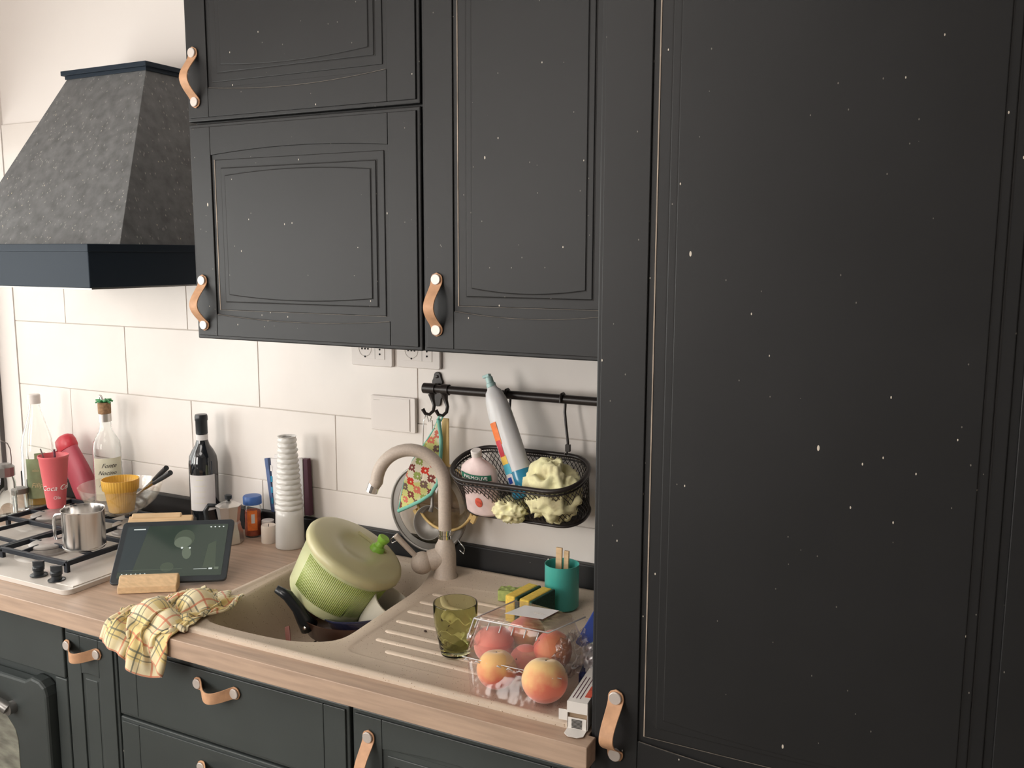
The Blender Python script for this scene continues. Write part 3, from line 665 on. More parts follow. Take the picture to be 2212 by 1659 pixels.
# tall oil bottle
x, y = -1.122, -.112; a = facing(x, y)
t = thing('oil_bottle', 'tall clear glass oil bottle with green label, in the window corner', 'bottle', (x, y, z0))
def sq(r, z, an):
    if z > .17: return r
    k = 1 / max(abs(math.cos(an - a)), abs(math.sin(an - a))); w_ = min(1, (.17 - z) / .05 + .0) * .55
    return r * (1 + (min(k, 1.16) - 1) * w_)
MB().lathe(thick([(.042, 0), (.045, .004), (.045, .15), (.044, .18), (.038, .215), (.026, .255), (.0175, .285), (.0155, .300), (.0155, .318)], .003, .006), n=64, cap=False, mod=sq).build('body', 'glass', t, smooth=60)
MB().lathe([(.030, .008), (.038, .009), (.038, .055), (.03, .056)], n=40).build('oil', 'amber', t)
MB().lathe([(.0175, .309), (.0175, .334), (.015, .337)], n=30).build('cap', 'white', t)
lb = patch(.0478, a - .75, a + .85, .030, .150).build('label', 'oil', t)
MB().box((0, 0, 0), (.03, .0008, .018), Matrix.Translation((.0485 * math.cos(a + .1), .0485 * math.sin(a + .1), .158)) @ Matrix.Rotation(a + .1 + math.pi / 2, 4, 'Z')).build('label_tab', 'oil', t)
text('lettering', 'Filippo', .020, 'print_gold', t, wrap=(.0482, a + .05, .070), shear=.3)
text('lettering', 'olio', .012, 'print_gold', t, wrap=(.0482, a - .2, .115))

# liqueur bottle
x, y = -.880, -.0635; a = facing(x, y)
t = thing('liqueur_bottle', 'clear glass bottle with cream label and green-topped cork, against the tiles', 'bottle', (x, y, z0))
MB().lathe(thick([(.036, 0), (.039, .004), (.039, .19), (.0365, .208), (.028, .224), (.019, .240), (.0165, .255), (.0165, .292)], .003, .006), n=48, cap=False).build('body', 'glass', t, smooth=60)
MB().lathe([(.0178, .268), (.0178, .290), (.017, .291)], n=30).build('neck_band', 'alu', t)
MB().lathe([(.0172, .291), (.0178, .293), (.0182, .322), (.016, .324)], n=30).build('cork', 'cork', t)
b = MB()
for k in range(9):
    an = k * .7; b.tube([(0, 0, .320), (.013 * math.cos(an), .013 * math.sin(an), .330), (.026 * math.cos(an), .022 * math.sin(an), .324 + .003 * (k % 3))], [.004, .004, .0025], n=6)
b.build('green_trim', 'greenleaf', t)
MB().tube([(-.004, 0, .322), (-.010, 0, .337), (-.014, 0, .343), (-.018, 0, .322)], .004, n=10).build('stopper_clip', 'steel', t)
patch(.0396, a - 1.1, a + 1.1, .040, .165).build('label', 'cream_label', t)
text('lettering', 'Fonte', .018, 'print_dark', t, wrap=(.0400, a + .05, .143), shear=.5)
text('lettering', 'Nocino', .017, 'print_dark', t, wrap=(.0400, a - .1, .122), shear=.5)
text('lettering', 'mirtillo', .017, 'print_dark', t, wrap=(.0400, a - .1, .086), shear=.4)

# glass cruet with wire loop, small jars at the window
x, y = -1.108, -.232
t = thing('glass_cruet', 'tall clear glass jar with grey cap and wire loop, in front of the window', 'jar', (x, y, z0))
MB().lathe(thick([(.027, 0), (.029, .003), (.029, .095), (.025, .112), (.0235, .118)], .002, .004), n=40, cap=False).build('body', 'glass', t, smooth=60)
MB().lathe([(.0285, .116), (.0285, .142), (.026, .145), (.018, .151), (.012, .152)], n=12).build('cap', 'darksteel', t, smooth=20)
an = facing(x, y) + math.pi / 2; cx_, cy_ = math.cos(an), math.sin(an)
MB().tube([(cx_ * .020 * s, cy_ * .020 * s, .148 + hgt) for s, hgt in ((1, 0), (1.05, .02), (1.0, .045), (.7, .062), (0, .070), (-.7, .062), (-1, .045), (-1.05, .02), (-1, 0))], .0017, n=8).build('wire_loop', 'darksteel', t)
def smalljar(name, label, x, y, r, h, lidm, fill=None, lr=1.05, lh=.016, grp=None, sc=1):
    t = thing(name, label, 'jar', (x, y, z0), group=grp)
    MB().lathe(thick([(r * .92, 0), (r, .003), (r, h - .008), (r * .85, h)], .0018, .003), n=36, cap=False).build('body', 'glass', t, smooth=60)
    if fill: MB().lathe([(r * .5, .004), (r * .86, .0045), (r * .86, h * .6), (r * .5, h * .61)], n=30).build('contents', fill, t)
    MB().lathe([(r * lr * .97, h), (r * lr, h + .001), (r * lr, h + lh - .001), (r * lr * .93, h + lh)], n=36).build('lid', lidm, t)
    return t
smalljar('spice_jar', 'small glass jar with grey metal lid, between the cruet and the oil bottle', -1.125, -.205 + .03, .0215, .050, 'darksteel', None)
bpy.context.view_layer.update()
smalljar('spice_jar', 'low glass jar with black lid, in front of the window, nearest the hob corner', -1.085, -.300, .022, .045, 'plastic_black', None)

# wine bottle
x, y = -.500, -.0635; a = facing(x, y)
t = thing('wine_bottle', 'dark wine bottle with a white label, against the tiles behind the tablet', 'bottle', (x, y, z0))
MB().lathe([(.034, 0), (.0385, .004), (.0385, .185), (.036, .205), (.028, .222), (.019, .236), (.0152, .250), (.0148, .300), (.0162, .303), (.0162, .312), (.0145, .318)], n=56).build('body', 'wineglass', t, smooth=60)
MB().lathe([(.0158, .267), (.0158, .302), (.0172, .304), (.0172, .314), (.0155, .3195), (.006, .3200)], n=40).build('capsule', 'plastic_black', t)
patch(.0158, a - 1.6, a + 1.6, .250, .265).build('neck_label', 'paper', t)
patch(.0390, a - 1.15, a + .80, .060, .158).build('label', 'paper', t)
for k, (zz, ln) in enumerate(((.145, .5), (.128, .9), (.112, .8), (.096, .6), (.08, .9))):
    patch(.0393, a - .3 - ln / 2, a - .3 + ln / 2, zz, zz + .0015).build('print', 'cream_label', t)

# moka pot
x, y = -.352, -.118; a = facing(x, y)
t = thing('moka_pot', 'small aluminium moka pot with black knob and handle, behind the tablet', 'coffee pot', (x, y - .008, z0), (0, 0, a))
oc = lambda r, z, an: r / max(math.cos((an % (math.pi / 4)) - math.pi / 8), .01) * math.cos(math.pi / 8)
MB().lathe([(.034, 0), (.036, .003), (.0335, .030), (.029, .045), (.029, .052)], n=64, mod=oc).build('base', 'alu', t, smooth=25)
MB().lathe([(.029, .052), (.0265, .058), (.032, .098), (.033, .1)], n=64, mod=oc).build('body', 'alu', t, smooth=25)
MB().lathe([(.0335, .099), (.0335, .101), (.018, .109), (.004, .112)], n=64, mod=oc).build('lid', 'alu', t, smooth=25)
MB().lathe([(.004, .110), (.0045, .114), (.009, .118), (.0095, .127), (.006, .129)], n=20).build('knob', 'plastic_black', t)
MB().tube([(-.02, -.028, .096), (-.02, -.050, .098), (-.02, -.058, .085), (-.02, -.055, .050)], [.005, .0065, .0065, .005], n=10).build('handle', 'plastic_black', t, smooth=70)
# spice jar with blue lid
t = thing('spice_jar', 'tall spice jar with blue screw lid and red spice, beside the moka pot', 'jar', (-.338, -.053, z0))
MB().lathe(thick([(.021, 0), (.0225, .003), (.0225, .080), (.019, .088)], .0015, .003), n=36, cap=False).build('body', 'glass', t, smooth=60)
MB().lathe([(.01, .004), (.0205, .0045), (.0205, .070), (.01, .071)], n=30).build('spice', 'spice', t)
MB().lathe([(.0225, .088), (.0245, .089), (.0245, .108), (.0225, .111), (.01, .112)], n=36).build('lid', 'blueplastic', t)
a = facing(-.345, -.062); patch(.0229, a - .7, a + .5, .020, .075).build('label', 'orange_lab', t); patch(.0232, a - .2, a + .2, .040, .065).build('barcode', 'paper', t)
smalljar('spice_jar', 'tiny glass spice jar with white lid, next to the candle', -.298, -.040, .0150, .034, 'white', 'print_dark', 1.1, .012)
# candle
t = thing('candle', 'short cream candle with dark wick, beside the white vase', 'candle', (-.262, -.078, z0))
MB().lathe([(.019, 0), (.0195, .002), (.0192, .042), (.0180, .047), (.012, .043), (.002, .042)], n=36).build('body', 'wax', t)
MB().tube([(0, 0, .041), (.001, 0, .050)], .0009, n=6).build('wick', 'crumb', t)
# white ridged vase
t = thing('vase', 'tall white ceramic vase with rippled neck, on the worktop by the sink', 'vase', (-.190, -.078, z0))
prof = [(.0365, 0), (.0375, .003), (.0370, .02), (.0352, .085), (.0345, .098)]
N_ = 14
for k in range(N_):
    zb = .100 + k * .0134; r = .0345 - .0115 * (k / (N_ - 1)) ** .9
    prof += [(r * .93, zb), (r * 1.00, zb + .0025), (r * 1.06, zb + .0062), (r * 1.02, zb + .010), (r * .93, zb + .0128)]
prof += [(.0245, .291)]
def wav(r, z, an):
    if z < .099: return r
    return r * (1 + .022 * math.sin(6 * an + z * 260) + .012 * math.sin(9 * an - z * 410))
MB().lathe(thick(prof, .003, .006), n=72, cap=False, mod=wav).build('body', 'ceramic', t, smooth=75)

# brochures in a holder
t = thing('brochure_stack', 'papers and a maroon booklet propped on the tiles behind the white vase', 'papers', (-.270, -.0008, .9612), (0, 0, 0))
bb = MB().box2((-.040, -.012, 0), (-.028, -.002, .150)).build('navy_spine', 'navycover', t, smooth=0, bevel=.0008); bb.rotation_euler = (0, R(-7), 0)
bb = MB().box2((-.028, -.012, .002), (.060, -.003, .148)).build('sheet', 'paper', t, smooth=0, bevel=.0005); bb.rotation_euler = (0, R(-3), 0)
bb = MB().box2((-.030, -.003, .002), (.066, -.0005, .156)).build('back_sheet', 'paper', t, smooth=0)
bb = MB().box2((.082, -.020, .004), (.101, -.006, .156)).build('maroon_booklet', 'maroon', t, smooth=0, bevel=.0008); bb.rotation_euler = (0, R(-2), 0)
bb = MB().box2((.064, -.022, .004), (.0815, -.004, .158)).build('page_block', 'paper', t, smooth=0, bevel=.0005)
for k in range(4): MB().box((-.034, -.0125, .03 + k * .03), (.006, .0012, .016)).build('print', 'paper' if k == 3 else 'bluesoap', t, smooth=0)

# ---------------------------------------------------------------- tablet on a wooden stand
BLp = Vector((-.347, -.507, .9045)); dX = Vector((.82844, .56007, 0)); nb = Vector((-.56007, .82844, 0))
upv = (nb * .14 + Vector((0, 0, .105))).normalized(); nrm = dX.cross(upv).normalized()
mt = Matrix((dX, upv, nrm)).transposed().to_4x4(); mt.translation = BLp + nrm * .006 + Vector((0, 0, .001))
t = thing('tablet', 'dark tablet showing a dim video, propped on a wooden stand', 'tablet'); setM(t, mt)
MB().prism(rrect(0, 0, .257, .172, .010), -.004, .0035).build('case', 'tablet', t, smooth=40, bevel=.0015)
scr = mat('screen_glow', (.012, .014, .013), .12, coat=.5, emit=(42, 52, 44), es=.9)
MB().box2((.013, .014, .0034), (.244, .158, .0040)).build('screen', scr, t, smooth=0)
def glow(nm, c, e=1): return mat(nm, (.01, .01, .01), .3, emit=c, es=e)
g1, g2, g3, g4 = glow('video_left', (40, 48, 50)), glow('video_face', (84, 92, 78)), glow('video_mid', (60, 68, 56)), glow('screen_icon', (190, 195, 190), 1)
def scrpoly(nm, pts, z, m_): MB().prism(pts, z, z + .00012).build(nm, m_, t, smooth=0)
def ell(cx, cy, a_, b_, n=20, rot=0): return [(cx + a_ * math.cos(2 * math.pi * k / n) * math.cos(rot) - b_ * math.sin(2 * math.pi * k / n) * math.sin(rot), cy + a_ * math.cos(2 * math.pi * k / n) * math.sin(rot) + b_ * math.sin(2 * math.pi * k / n) * math.cos(rot)) for k in range(n)]
scrpoly('video_shape', [(.013, .03), (.045, .03), (.062, .158), (.013, .158)], .0041, g1)
scrpoly('video_shape', [(.20, .035), (.228, .035), (.222, .11), (.205, .10)], .0041, g3)
scrpoly('video_shape', ell(.148, .118, .023, .026), .0041, g3)
scrpoly('video_shape', ell(.146, .108, .020, .016), .00422, g2)
scrpoly('video_shape', ell(.158, .078, .010, .018, rot=.2), .0041, g2)
scrpoly('video_shape', ell(.120, .040, .015, .013), .0041, g3)
scrpoly('video_glint', ell(.146, .092, .0026, .0026), .0044, g4); scrpoly('video_glint', ell(.164, .091, .0022, .0022), .0044, g4)
scrpoly('progress_bar', [(.02, .0335), (.155, .0335), (.155, .0342), (.02, .0342)], .0043, g2)
scrpoly('progress_bar', [(.18, .0315), (.21, .0315), (.21, .0323), (.18, .0323)], .0043, g4)
for k in range(6): scrpoly('screen_icon', ell(.024 + k * .010, .0235, .0017, .0017, 6), .0043, g4)
for k in range(4): scrpoly('screen_icon', ell(.205 + k * .0095, .150, .0022, .0017, 6), .0043, g4)
scrpoly('screen_title', [(.028, .147), (.055, .147), (.055, .150), (.028, .150)], .0043, g4)
scrpoly('thumbnail', [(.214, .030), (.222, .030), (.222, .034), (.214, .034)], .0043, g4); scrpoly('thumbnail', [(.226, .0295), (.236, .0295), (.236, .036), (.226, .036)], .0043, g2)
st = thing('tablet_stand', 'light beech wood stand holding the tablet', 'stand'); setM(st, mt)
MB().box2((.006, .024, -.016), (.155, .196, -.0045)).build('back_board', 'beech', st, smooth=0, bevel=.002)
MB().box2((.012, .188, -.018), (.128, .203, -.002)).build('top_edge', 'beech', st, smooth=0, bevel=.003)

m2 = Matrix((dX, nb, Vector((0, 0, 1)))).transposed().to_4x4(); m2.translation = BLp + Vector((0, 0, 0))
b = MB().prism([(-.040, -.0035), (-.010, -.0035), (-.003, .004), (-.003, .024), (-.010, .031), (-.020, .031), (-.026, .025), (-.029, .018), (-.040, .013)], .028, .155, m2 , axis='x')
sg = MB().prism([(.045, -.004), (.120, -.004), (.120, .064)], .06, .085, m2, axis='x').build('strut', 'beech', None, smooth=0, bevel=.001); sg.parent = st; sg.matrix_parent_inverse = mt.inverted()
lg = b.build('ledge', 'beech', None, smooth=0, bevel=.002); lg.parent = st; lg.matrix_parent_inverse = mt.inverted()
# grey dish behind
t = thing('spoon_rest', 'grey oval metal spoon rest behind the tablet stand', 'spoon rest', (-.470, -.150, .9145 + .014), (0, 0, R(33)))
MB().lathe([(.001, .0), (.030, .001), (.040, .010), (.0415, .012), (.030, .0035), (.001, .003)], Matrix.Scale(.62, 4, (0, 1, 0)), n=40, cap=False).build('bowl', 'darksteel', t, smooth=60)
MB().tube([(-.038, 0, .009), (-.075, 0, .012), (-.110, 0, .010)], [.006, .004, .005], n=10).build('handle', 'darksteel', t)
MB().box2((-.030, -.02, -.014), (.030, .02, .0)).build('base', 'darksteel', t, smooth=0, bevel=.003)

# ---------------------------------------------------------------- rail with hooks, basket and what hangs there
t = thing('hanging_rail', 'black metal utensil rail with wall bracket, under the wall cabinet', 'rail', (0, 0, 0))
MB().tube([(.214, -.055, 1.3395), (.8585, -.055, 1.3395)], .0098, n=20).build('rod', 'railblack', t)
MB().lathe([(.0125, 0), (.0125, .030), (.0105, .032)], axisM((.2105, -.055, 1.3395), (1, 0, 0)), n=24).build('end_cap', 'railblack', t)
br = arch(0, 0, 0, 0)
bp = [(.216 + .0095 * math.cos(a), 1.363 + .0095 * math.sin(a)) for a in [math.pi * k / 8 for k in range(9)]] + [(.2045, 1.356), (.2015, 1.350), (.2015, 1.313), (.2060, 1.306)] + [(.216 - .0090 * math.cos(a), 1.298 - .0095 * math.sin(a)) for a in [math.pi * k / 8 for k in range(9)]] + [(.2260, 1.306), (.2305, 1.313), (.2305, 1.350), (.2275, 1.356)]
MB().prism(bp, -.006, -.0005, axis='y').build('wall_plate', 'railblack', t, smooth=30, bevel=.001)
MB().box2((.208, -.052, 1.334), (.224, -.004, 1.345)).build('arm', 'railblack', t, smooth=0, bevel=.002)
MB().lathe([(.004, 0), (.004, .002), (.002, .003)], axisM((.216, -.006, 1.361), (0, -1, 0)), n=14).build('screw', 'railblack', t)
def clip_hook(x, label):
    t = thing('rail_hook', label, 'hook', (x, -.055, 1.3395), group='clip-on hooks at the rail end')
    MB().lathe([(.0112, -.009), (.0128, -.009), (.0128, .009), (.0112, .009)], axisM((0, 0, 0), (1, 0, 0)), n=26, cap=False).build('clip', 'railblack', t)
    MB().tube([(0, -.006, -.011), (.003, -.006, -.024), (.010, -.010, -.038), (.010, -.014, -.050), (.003, -.020, -.058), (-.006, -.024, -.056), (-.012, -.026, -.045)], [.0085, .0055, .0042, .0040, .0038, .0040, .0046], n=12).build('hook', 'railblack', t, smooth=70)
clip_hook(.234, 'black clip-on rail hook at the rail end, holding the metal ladle')
clip_hook(.270, 'black clip-on rail hook holding the patterned potholder')
def s_hook(x, label):
    t = thing('rail_hook', label, 'hook', (x, -.055, 1.3395), group='wire hooks carrying the basket')
    P = [(0, -.0125, -.006), (0, -.0135, .004), (0, -.008, .0115), (0, .003, .0125), (0, .0118, .006), (.001, .013, -.008), (.001, .010, -.030), (.006, .006, -.060), (.012, .003, -.095), (.013, .002, -.112)]
    P = [(a, -b_ if k < 0 else b_, c_) for k, (a, b_, c_) in enumerate(P)]
    MB().tube(P, .0030, n=10).build('wire', 'railblack', t, smooth=80)
    MB().box((.013, .002, -.108), (.011, .009, .016)).build('sleeve', 'railblack', t, smooth=0, bevel=.001)
    MB().tube([(.013, .002, -.112), (.010, .0, -.123), (.007, -.004, -.121)], .0022, n=8).build('tip', 'railblack', t)
s_hook(.431, 'black wire hook behind the soap bottle, holding the basket')
s_hook(.567, 'black wire hook nearest the tall cupboard, holding the basket')

bk = thing('wire_basket', 'black wire mesh basket hanging from the rail, holding soap and cloths', 'basket', (.487, -.040, 1.212), (R(20), 0, 0))
def stad(hw, d0, d1, r, z, n=7):
    P = rrect(-hw, -d1, hw, -d0, r, n); out = []
    for i in range(len(P)):                       # refine straight runs
        a, c = P[i], P[(i + 1) % len(P)]; L_ = math.dist(a, c); k = max(1, int(L_ / .008))
        for j in range(k): out.append((a[0] + (c[0] - a[0]) * j / k, a[1] + (c[1] - a[1]) * j / k, z))
    return out
def peri(hw, d0, d1, r, z, n):                   # n points evenly spaced round the outline
    P = [Vector(p) for p in stad(hw, d0, d1, r, z)]; P.append(P[0]); ds = [0]
    for a, c in zip(P, P[1:]): ds.append(ds[-1] + (c - a).length)
    out = []; j = 0
    for i in range(n):
        s_ = ds[-1] * i / n
        while ds[j + 1] < s_: j += 1
        out.append(P[j].lerp(P[j + 1], (s_ - ds[j]) / (ds[j + 1] - ds[j])))
    return out
RT = (.158, .0, .145, .066); RBm = (.146, .012, .118, .048)
top = peri(*RT, 0, 120)
MB().tube([tuple(p) for p in top], .0052, n=10, closed=True).build('rim', 'railblack', bk, smooth=80)
MB().tube([(p.x * .995, p.y, p.z - .011) for p in top], .0022, n=6, closed=True).build('rim_wire', 'railblack', bk, smooth=80)
NW = 74; bott = peri(*RBm, -.100, NW * 4); topn = peri(*RT, 0, NW * 4); b = MB()
for s_ in (1, -1):
    for k in range(NW):
        pts = []
        for j in range(9):
            f = j / 8; i = int(round(k * 4 + s_ * f * 4 * 5.0)) % (NW * 4)
            pts.append(tuple(topn[i].lerp(bott[i], f)))
        b.tube(pts, .00085, n=4, cap=False)
tag(b.build('mesh', 'railblack', bk, smooth=0), kind='stuff')
lo_ = peri(*RBm, -.094, 100); l2 = peri(*RBm, -.107, 100)
MB().tube([tuple(p) for p in l2], .0036, n=8, closed=True).build('base_ring', 'railblack', bk, smooth=80)
MB().loft([[tuple(p) for p in lo_], [tuple(p) for p in l2]], cap=False).build('base_band', 'railblack', bk, smooth=80)
pp = [(p.x, p.y) for p in peri(*RBm, 0, 60)]; MB().prism(pp, -.1085, -.106).build('base_sheet', 'railblack', bk, smooth=0)

# long dish soap bottle
ax = Vector((-.112, .030, .262)).normalized()
t = thing('dish_soap_bottle', 'tall frosted bottle of blue dish soap, tilted in the wire basket', 'bottle'); setM(t, axisM((.510, -.118, 1.128), ax, (1, 0, .4)))
fl = Matrix.Scale(.72, 4, (0, 1, 0))
MB().lathe([(.026, .0), (.030, .004), (.0305, .02), (.0305, .060)], fl, n=40).build('blue_soap', 'bluesoap', t, smooth=60)
MB().lathe([(.0305, .060), (.0305, .09), (.030, .15), (.0285, .19), (.0255, .222), (.019, .243), (.0125, .250), (.0115, .256)], fl, n=40).build('body', 'clearsoap', t, smooth=60)
MB().lathe([(.0108, .254), (.0108, .262), (.0085, .264), (.0085, .276), (.0065, .278)], n=24).build('cap', 'capblue', t)
MB().box((-.004, 0, .281), (.017, .012, .006)).build('cap_flip', 'capblue', t, smooth=0, bevel=.001)
def bpatch(a0, a1, z0_, z1_, m_, nm, r=.0309, parent=t, k=1):
    b = MB(); b.grid(lambda u, v: (r * math.cos(a0 + (a1 - a0) * u), .72 * (r) * math.sin(a0 + (a1 - a0) * u), z0_ + (z1_ - z0_) * v), 10, 2); return b.build(nm, m_, parent, smooth=60)
A0 = math.radians(-140)
bpatch(A0, A0 + .62, .045, .175, 'paper', 'label', .0310)
bpatch(A0, A0 + .70, .125, .176, 'orange_lab', 'label_top', .0312); bpatch(A0 + .05, A0 + .62, .098, .135, 'redlid', 'label_badge', .0314)
bpatch(A0, A0 + .70, .080, .100, 'yellow_lab', 'label_band', .0313); bpatch(A0, A0 + .78, .058, .080, 'cyan_lab', 'label_band', .0313); bpatch(A0 + .1, A0 + .74, .030, .056, 'paper', 'label_tag', .0314); bpatch(A0 + .18, A0 + .6, .036, .050, 'bluepack', 'label_print', .0316)
# soap refill
t = thing('hand_soap', 'pink hand soap bottle with green banner, standing in the wire basket', 'bottle'); setM(t, Matrix.Translation((.408, -.098, 1.092)) @ Matrix.Rotation(R(20), 4, 'X') @ Matrix.Rotation(R(3), 4, 'Y'))
t.location = (.404, -.112, 1.080)
fl = Matrix.Scale(.52, 4, (0, 1, 0))
MB().lathe([(.036, 0), (.041, .004), (.0435, .05), (.0440, .106), (.040, .118), (.028, .130), (.0125, .140), (.0110, .150)], fl, n=44).build('body', 'pink_soap', t, smooth=60)
MB().lathe([(.0115, .149), (.0120, .160), (.010, .162)], n=24).build('cap', 'white', t)
a0 = math.radians(-90)
def sp(a0_, a1_, z0_, z1_, m_, nm, r=.0446):
    b = MB(); b.grid(lambda u, v: (r * math.cos(a0_ + (a1_ - a0_) * u), .52 * r * math.sin(a0_ + (a1_ - a0_) * u), z0_ + (z1_ - z0_) * v), 14, 2); return b.build(nm, m_, t, smooth=60)
sp(a0 - .95, a0 + .95, .008, .104, 'pink_soap', 'label'); sp(a0 - .95, a0 + .95, .097, .112, 'palmgreen', 'banner', .0452)
o = text('lettering', 'PALMOLIVE', .0120, 'print_white', t, ext=.0005, wrap=(.0462, a0 + .05, .1045)); 
for v in o.data.vertices: v.co.y *= .53
MB().sphere((.002, -.0235, .040), .009, sc=(1, .1, 1.4)).build('flower_print', 'redprint', t)

# crumpled cloth in the basket
def crumple(cx, cy, cz, rx, ry, rz, seed, amp=.35, nu=64, nv=36):
    b = MB(); vs = []; rings = []
    for j in range(nv + 1):
        a = min(max(math.pi * j / nv, .03), math.pi - .03); ring = []
        for i in range(nu):
            p = 2 * math.pi * i / nu; d = Vector((math.sin(a) * math.cos(p), math.sin(a) * math.sin(p), -math.cos(a)))
            q = d * 1.6 + Vector((seed, seed * .7, 0))
            k = 1 - abs(noise.noise(q * 1.1)) * 1.5 * amp - abs(noise.noise(q * 2.3)) * .6 * amp - abs(noise.noise(q * 5.5)) * .12 * amp
            k += .35 * amp
            ring.append((cx + rx * d.x * k, cy + ry * d.y * k, cz + rz * d.z * k))
        rings.append(ring)
    b.loft(rings); return b
t = tag(crumple(0, 0, 0, .066, .046, .068, 3.3, .42).build('cleaning_cloth', 'cloth_yellow', None, smooth=180), 'crumpled yellow and white cleaning cloth, in the basket nearest the cupboard', 'cloth'); t.location = (.572, -.118, 1.150)
t = tag(crumple(0, 0, 0, .040, .032, .028, 8.1, .5).build('cleaning_cloth', 'cloth_yellow', None, smooth=180), 'small crumpled yellow cloth at the basket bottom, below the dish soap', 'cloth'); t.location = (.478, -.128, 1.098)

# potholder: square of cloth hung by a corner, folded towards the wall
t = thing('potholder', 'patchwork-print potholder with mint binding, hanging from a rail hook', 'potholder', (0, 0, 0))
out = [(.262, 1.273), (.250, 1.250), (.226, 1.215), (.196, 1.170), (.170, 1.115), (.152, 1.072), (.143, 1.036), (.175, 1.052), (.212, 1.072), (.240, 1.092), (.260, 1.122), (.265, 1.150), (.263, 1.200)]
def py(x, z): return -.073 - .010 * math.sin((x - .14) * 26) - .006 * math.sin(z * 40)
b = MB(); cxp, czp = .222, 1.130; K = 8; rg = []
fin = []
for i in range(len(out)):
    a, c = out[i], out[(i + 1) % len(out)]
    for j in range(4): fin.append((a[0] + (c[0] - a[0]) * j / 4, a[1] + (c[1] - a[1]) * j / 4))
for k in range(K + 1):
    f = 1 - k / K * .97; rg.append([(cxp + (x - cxp) * f, py(cxp + (x - cxp) * f, czp + (z - czp) * f), czp + (z - czp) * f) for x, z in fin])
b.loft(rg, cap=False)
pm = mat('flower_print_cloth', (.76, .72, .62), .9, bump=.4, bs=300)
nt = pm.node_tree; N = nt.nodes.new; L = nt.links.new; tc = N('ShaderNodeTexCoord'); mp = N('ShaderNodeMapping'); mp.inputs['Rotation'].default_value = (0, R(38), 0); mp.inputs['Scale'].default_value = (40, 40, 40)
L(tc.outputs['Object'], mp.inputs[0])
sn = N('ShaderNodeVectorMath'); sn.operation = 'SNAP'; sn.inputs[1].default_value = (.17, .17, .17); L(mp.outputs[0], sn.inputs[0])
fr = N('ShaderNodeVectorMath'); fr.operation = 'FRACTION'; L(sn.outputs[0], fr.inputs[0]); sb = N('ShaderNodeVectorMath'); sb.operation = 'SUBTRACT'; sb.inputs[1].default_value = (.5, .5, .5); L(fr.outputs[0], sb.inputs[0])
sp_ = N('ShaderNodeSeparateXYZ'); L(sb.outputs[0], sp_.inputs[0])
def mth(op, a, b_=None):
    n = N('ShaderNodeMath'); n.operation = op
    for i, q in enumerate((a, b_)):
        if q is None: continue
        if isinstance(q, (int, float)): n.inputs[i].default_value = q
        else: L(q, n.inputs[i])
    return n.outputs[0]
ax_, az_ = mth('ABSOLUTE', sp_.outputs[0]), mth('ABSOLUTE', sp_.outputs[2])
dist = mth('ADD', ax_, az_); petal = mth('MULTIPLY', mth('LESS_THAN', dist, .46), mth('GREATER_THAN', mth('MAXIMUM', ax_, az_), .09))
fl_ = N('ShaderNodeVectorMath'); fl_.operation = 'FLOOR'; L(mp.outputs[0], fl_.inputs[0]); s2 = N('ShaderNodeSeparateXYZ'); L(fl_.outputs[0], s2.inputs[0]); cb = N('ShaderNodeCombineXYZ'); L(s2.outputs[0], cb.inputs[0]); L(s2.outputs[2], cb.inputs[1])
wn = N('ShaderNodeTexWhiteNoise'); wn.noise_dimensions = '3D'; L(cb.outputs[0], wn.inputs['Vector'])
cr = N('ShaderNodeValToRGB'); cr.color_ramp.interpolation = 'CONSTANT'; els = cr.color_ramp.elements; els[0].position = 0; els[0].color = lin((205, 60, 45))
els[1].position = .28; els[1].color = lin((120, 95, 85))
for p_, c_ in ((.45, (150, 165, 90)), (.62, (215, 120, 100)), (.75, (110, 130, 120)), (.87, (130, 65, 60))): e_ = els.new(p_); e_.color = lin(c_)
L(wn.outputs['Value'], cr.inputs[0]); mx = N('ShaderNodeMix'); mx.data_type = 'RGBA'; L(petal, mx.inputs[0])
gz = N('ShaderNodeTexNoise'); gz.inputs['Scale'].default_value = 14; L(tc.outputs['Object'], gz.inputs['Vector']); m0 = N('ShaderNodeMix'); m0.data_type = 'RGBA'; m0.inputs[6].default_value = lin((225, 215, 195)); m0.inputs[7].default_value = lin((205, 205, 130)); gr = N('ShaderNodeMapRange'); gr.inputs[1].default_value = .48; gr.inputs[2].default_value = .56; L(gz.outputs[0], gr.inputs[0]); L(gr.outputs[0], m0.inputs[0])
L(m0.outputs[2], mx.inputs[6]); L(cr.outputs[0], mx.inputs[7]); L(mx.outputs[2], nt.nodes['Principled BSDF'].inputs['Base Color'])
b.build('cloth', pm, t, smooth=180, solid=.004)
edge = [out[i] for i in (6, 7, 8, 9, 10, 11, 12, 0)]
ef = []
for a, c in zip(edge, edge[1:]):
    for j in range(5): ef.append((a[0] + (c[0] - a[0]) * j / 5, a[1] + (c[1] - a[1]) * j / 5))
ef.append(edge[-1])
MB().tube([(x, py(x, z), z) for x, z in ef], .0046, n=10).build('binding', 'teal_trim', t, smooth=180)
MB().tube([(x, py(x, z), z) for x, z in out[:7]], .0022, n=8).build('edge_seam', 'teal_trim', t, smooth=180)
MB().tube([(.262, -.080, 1.272), (.268, -.079, 1.283), (.274, -.0765, 1.279), (.266, -.072, 1.268)], .0022, n=8).build('loop', 'teal_trim', t, smooth=180)

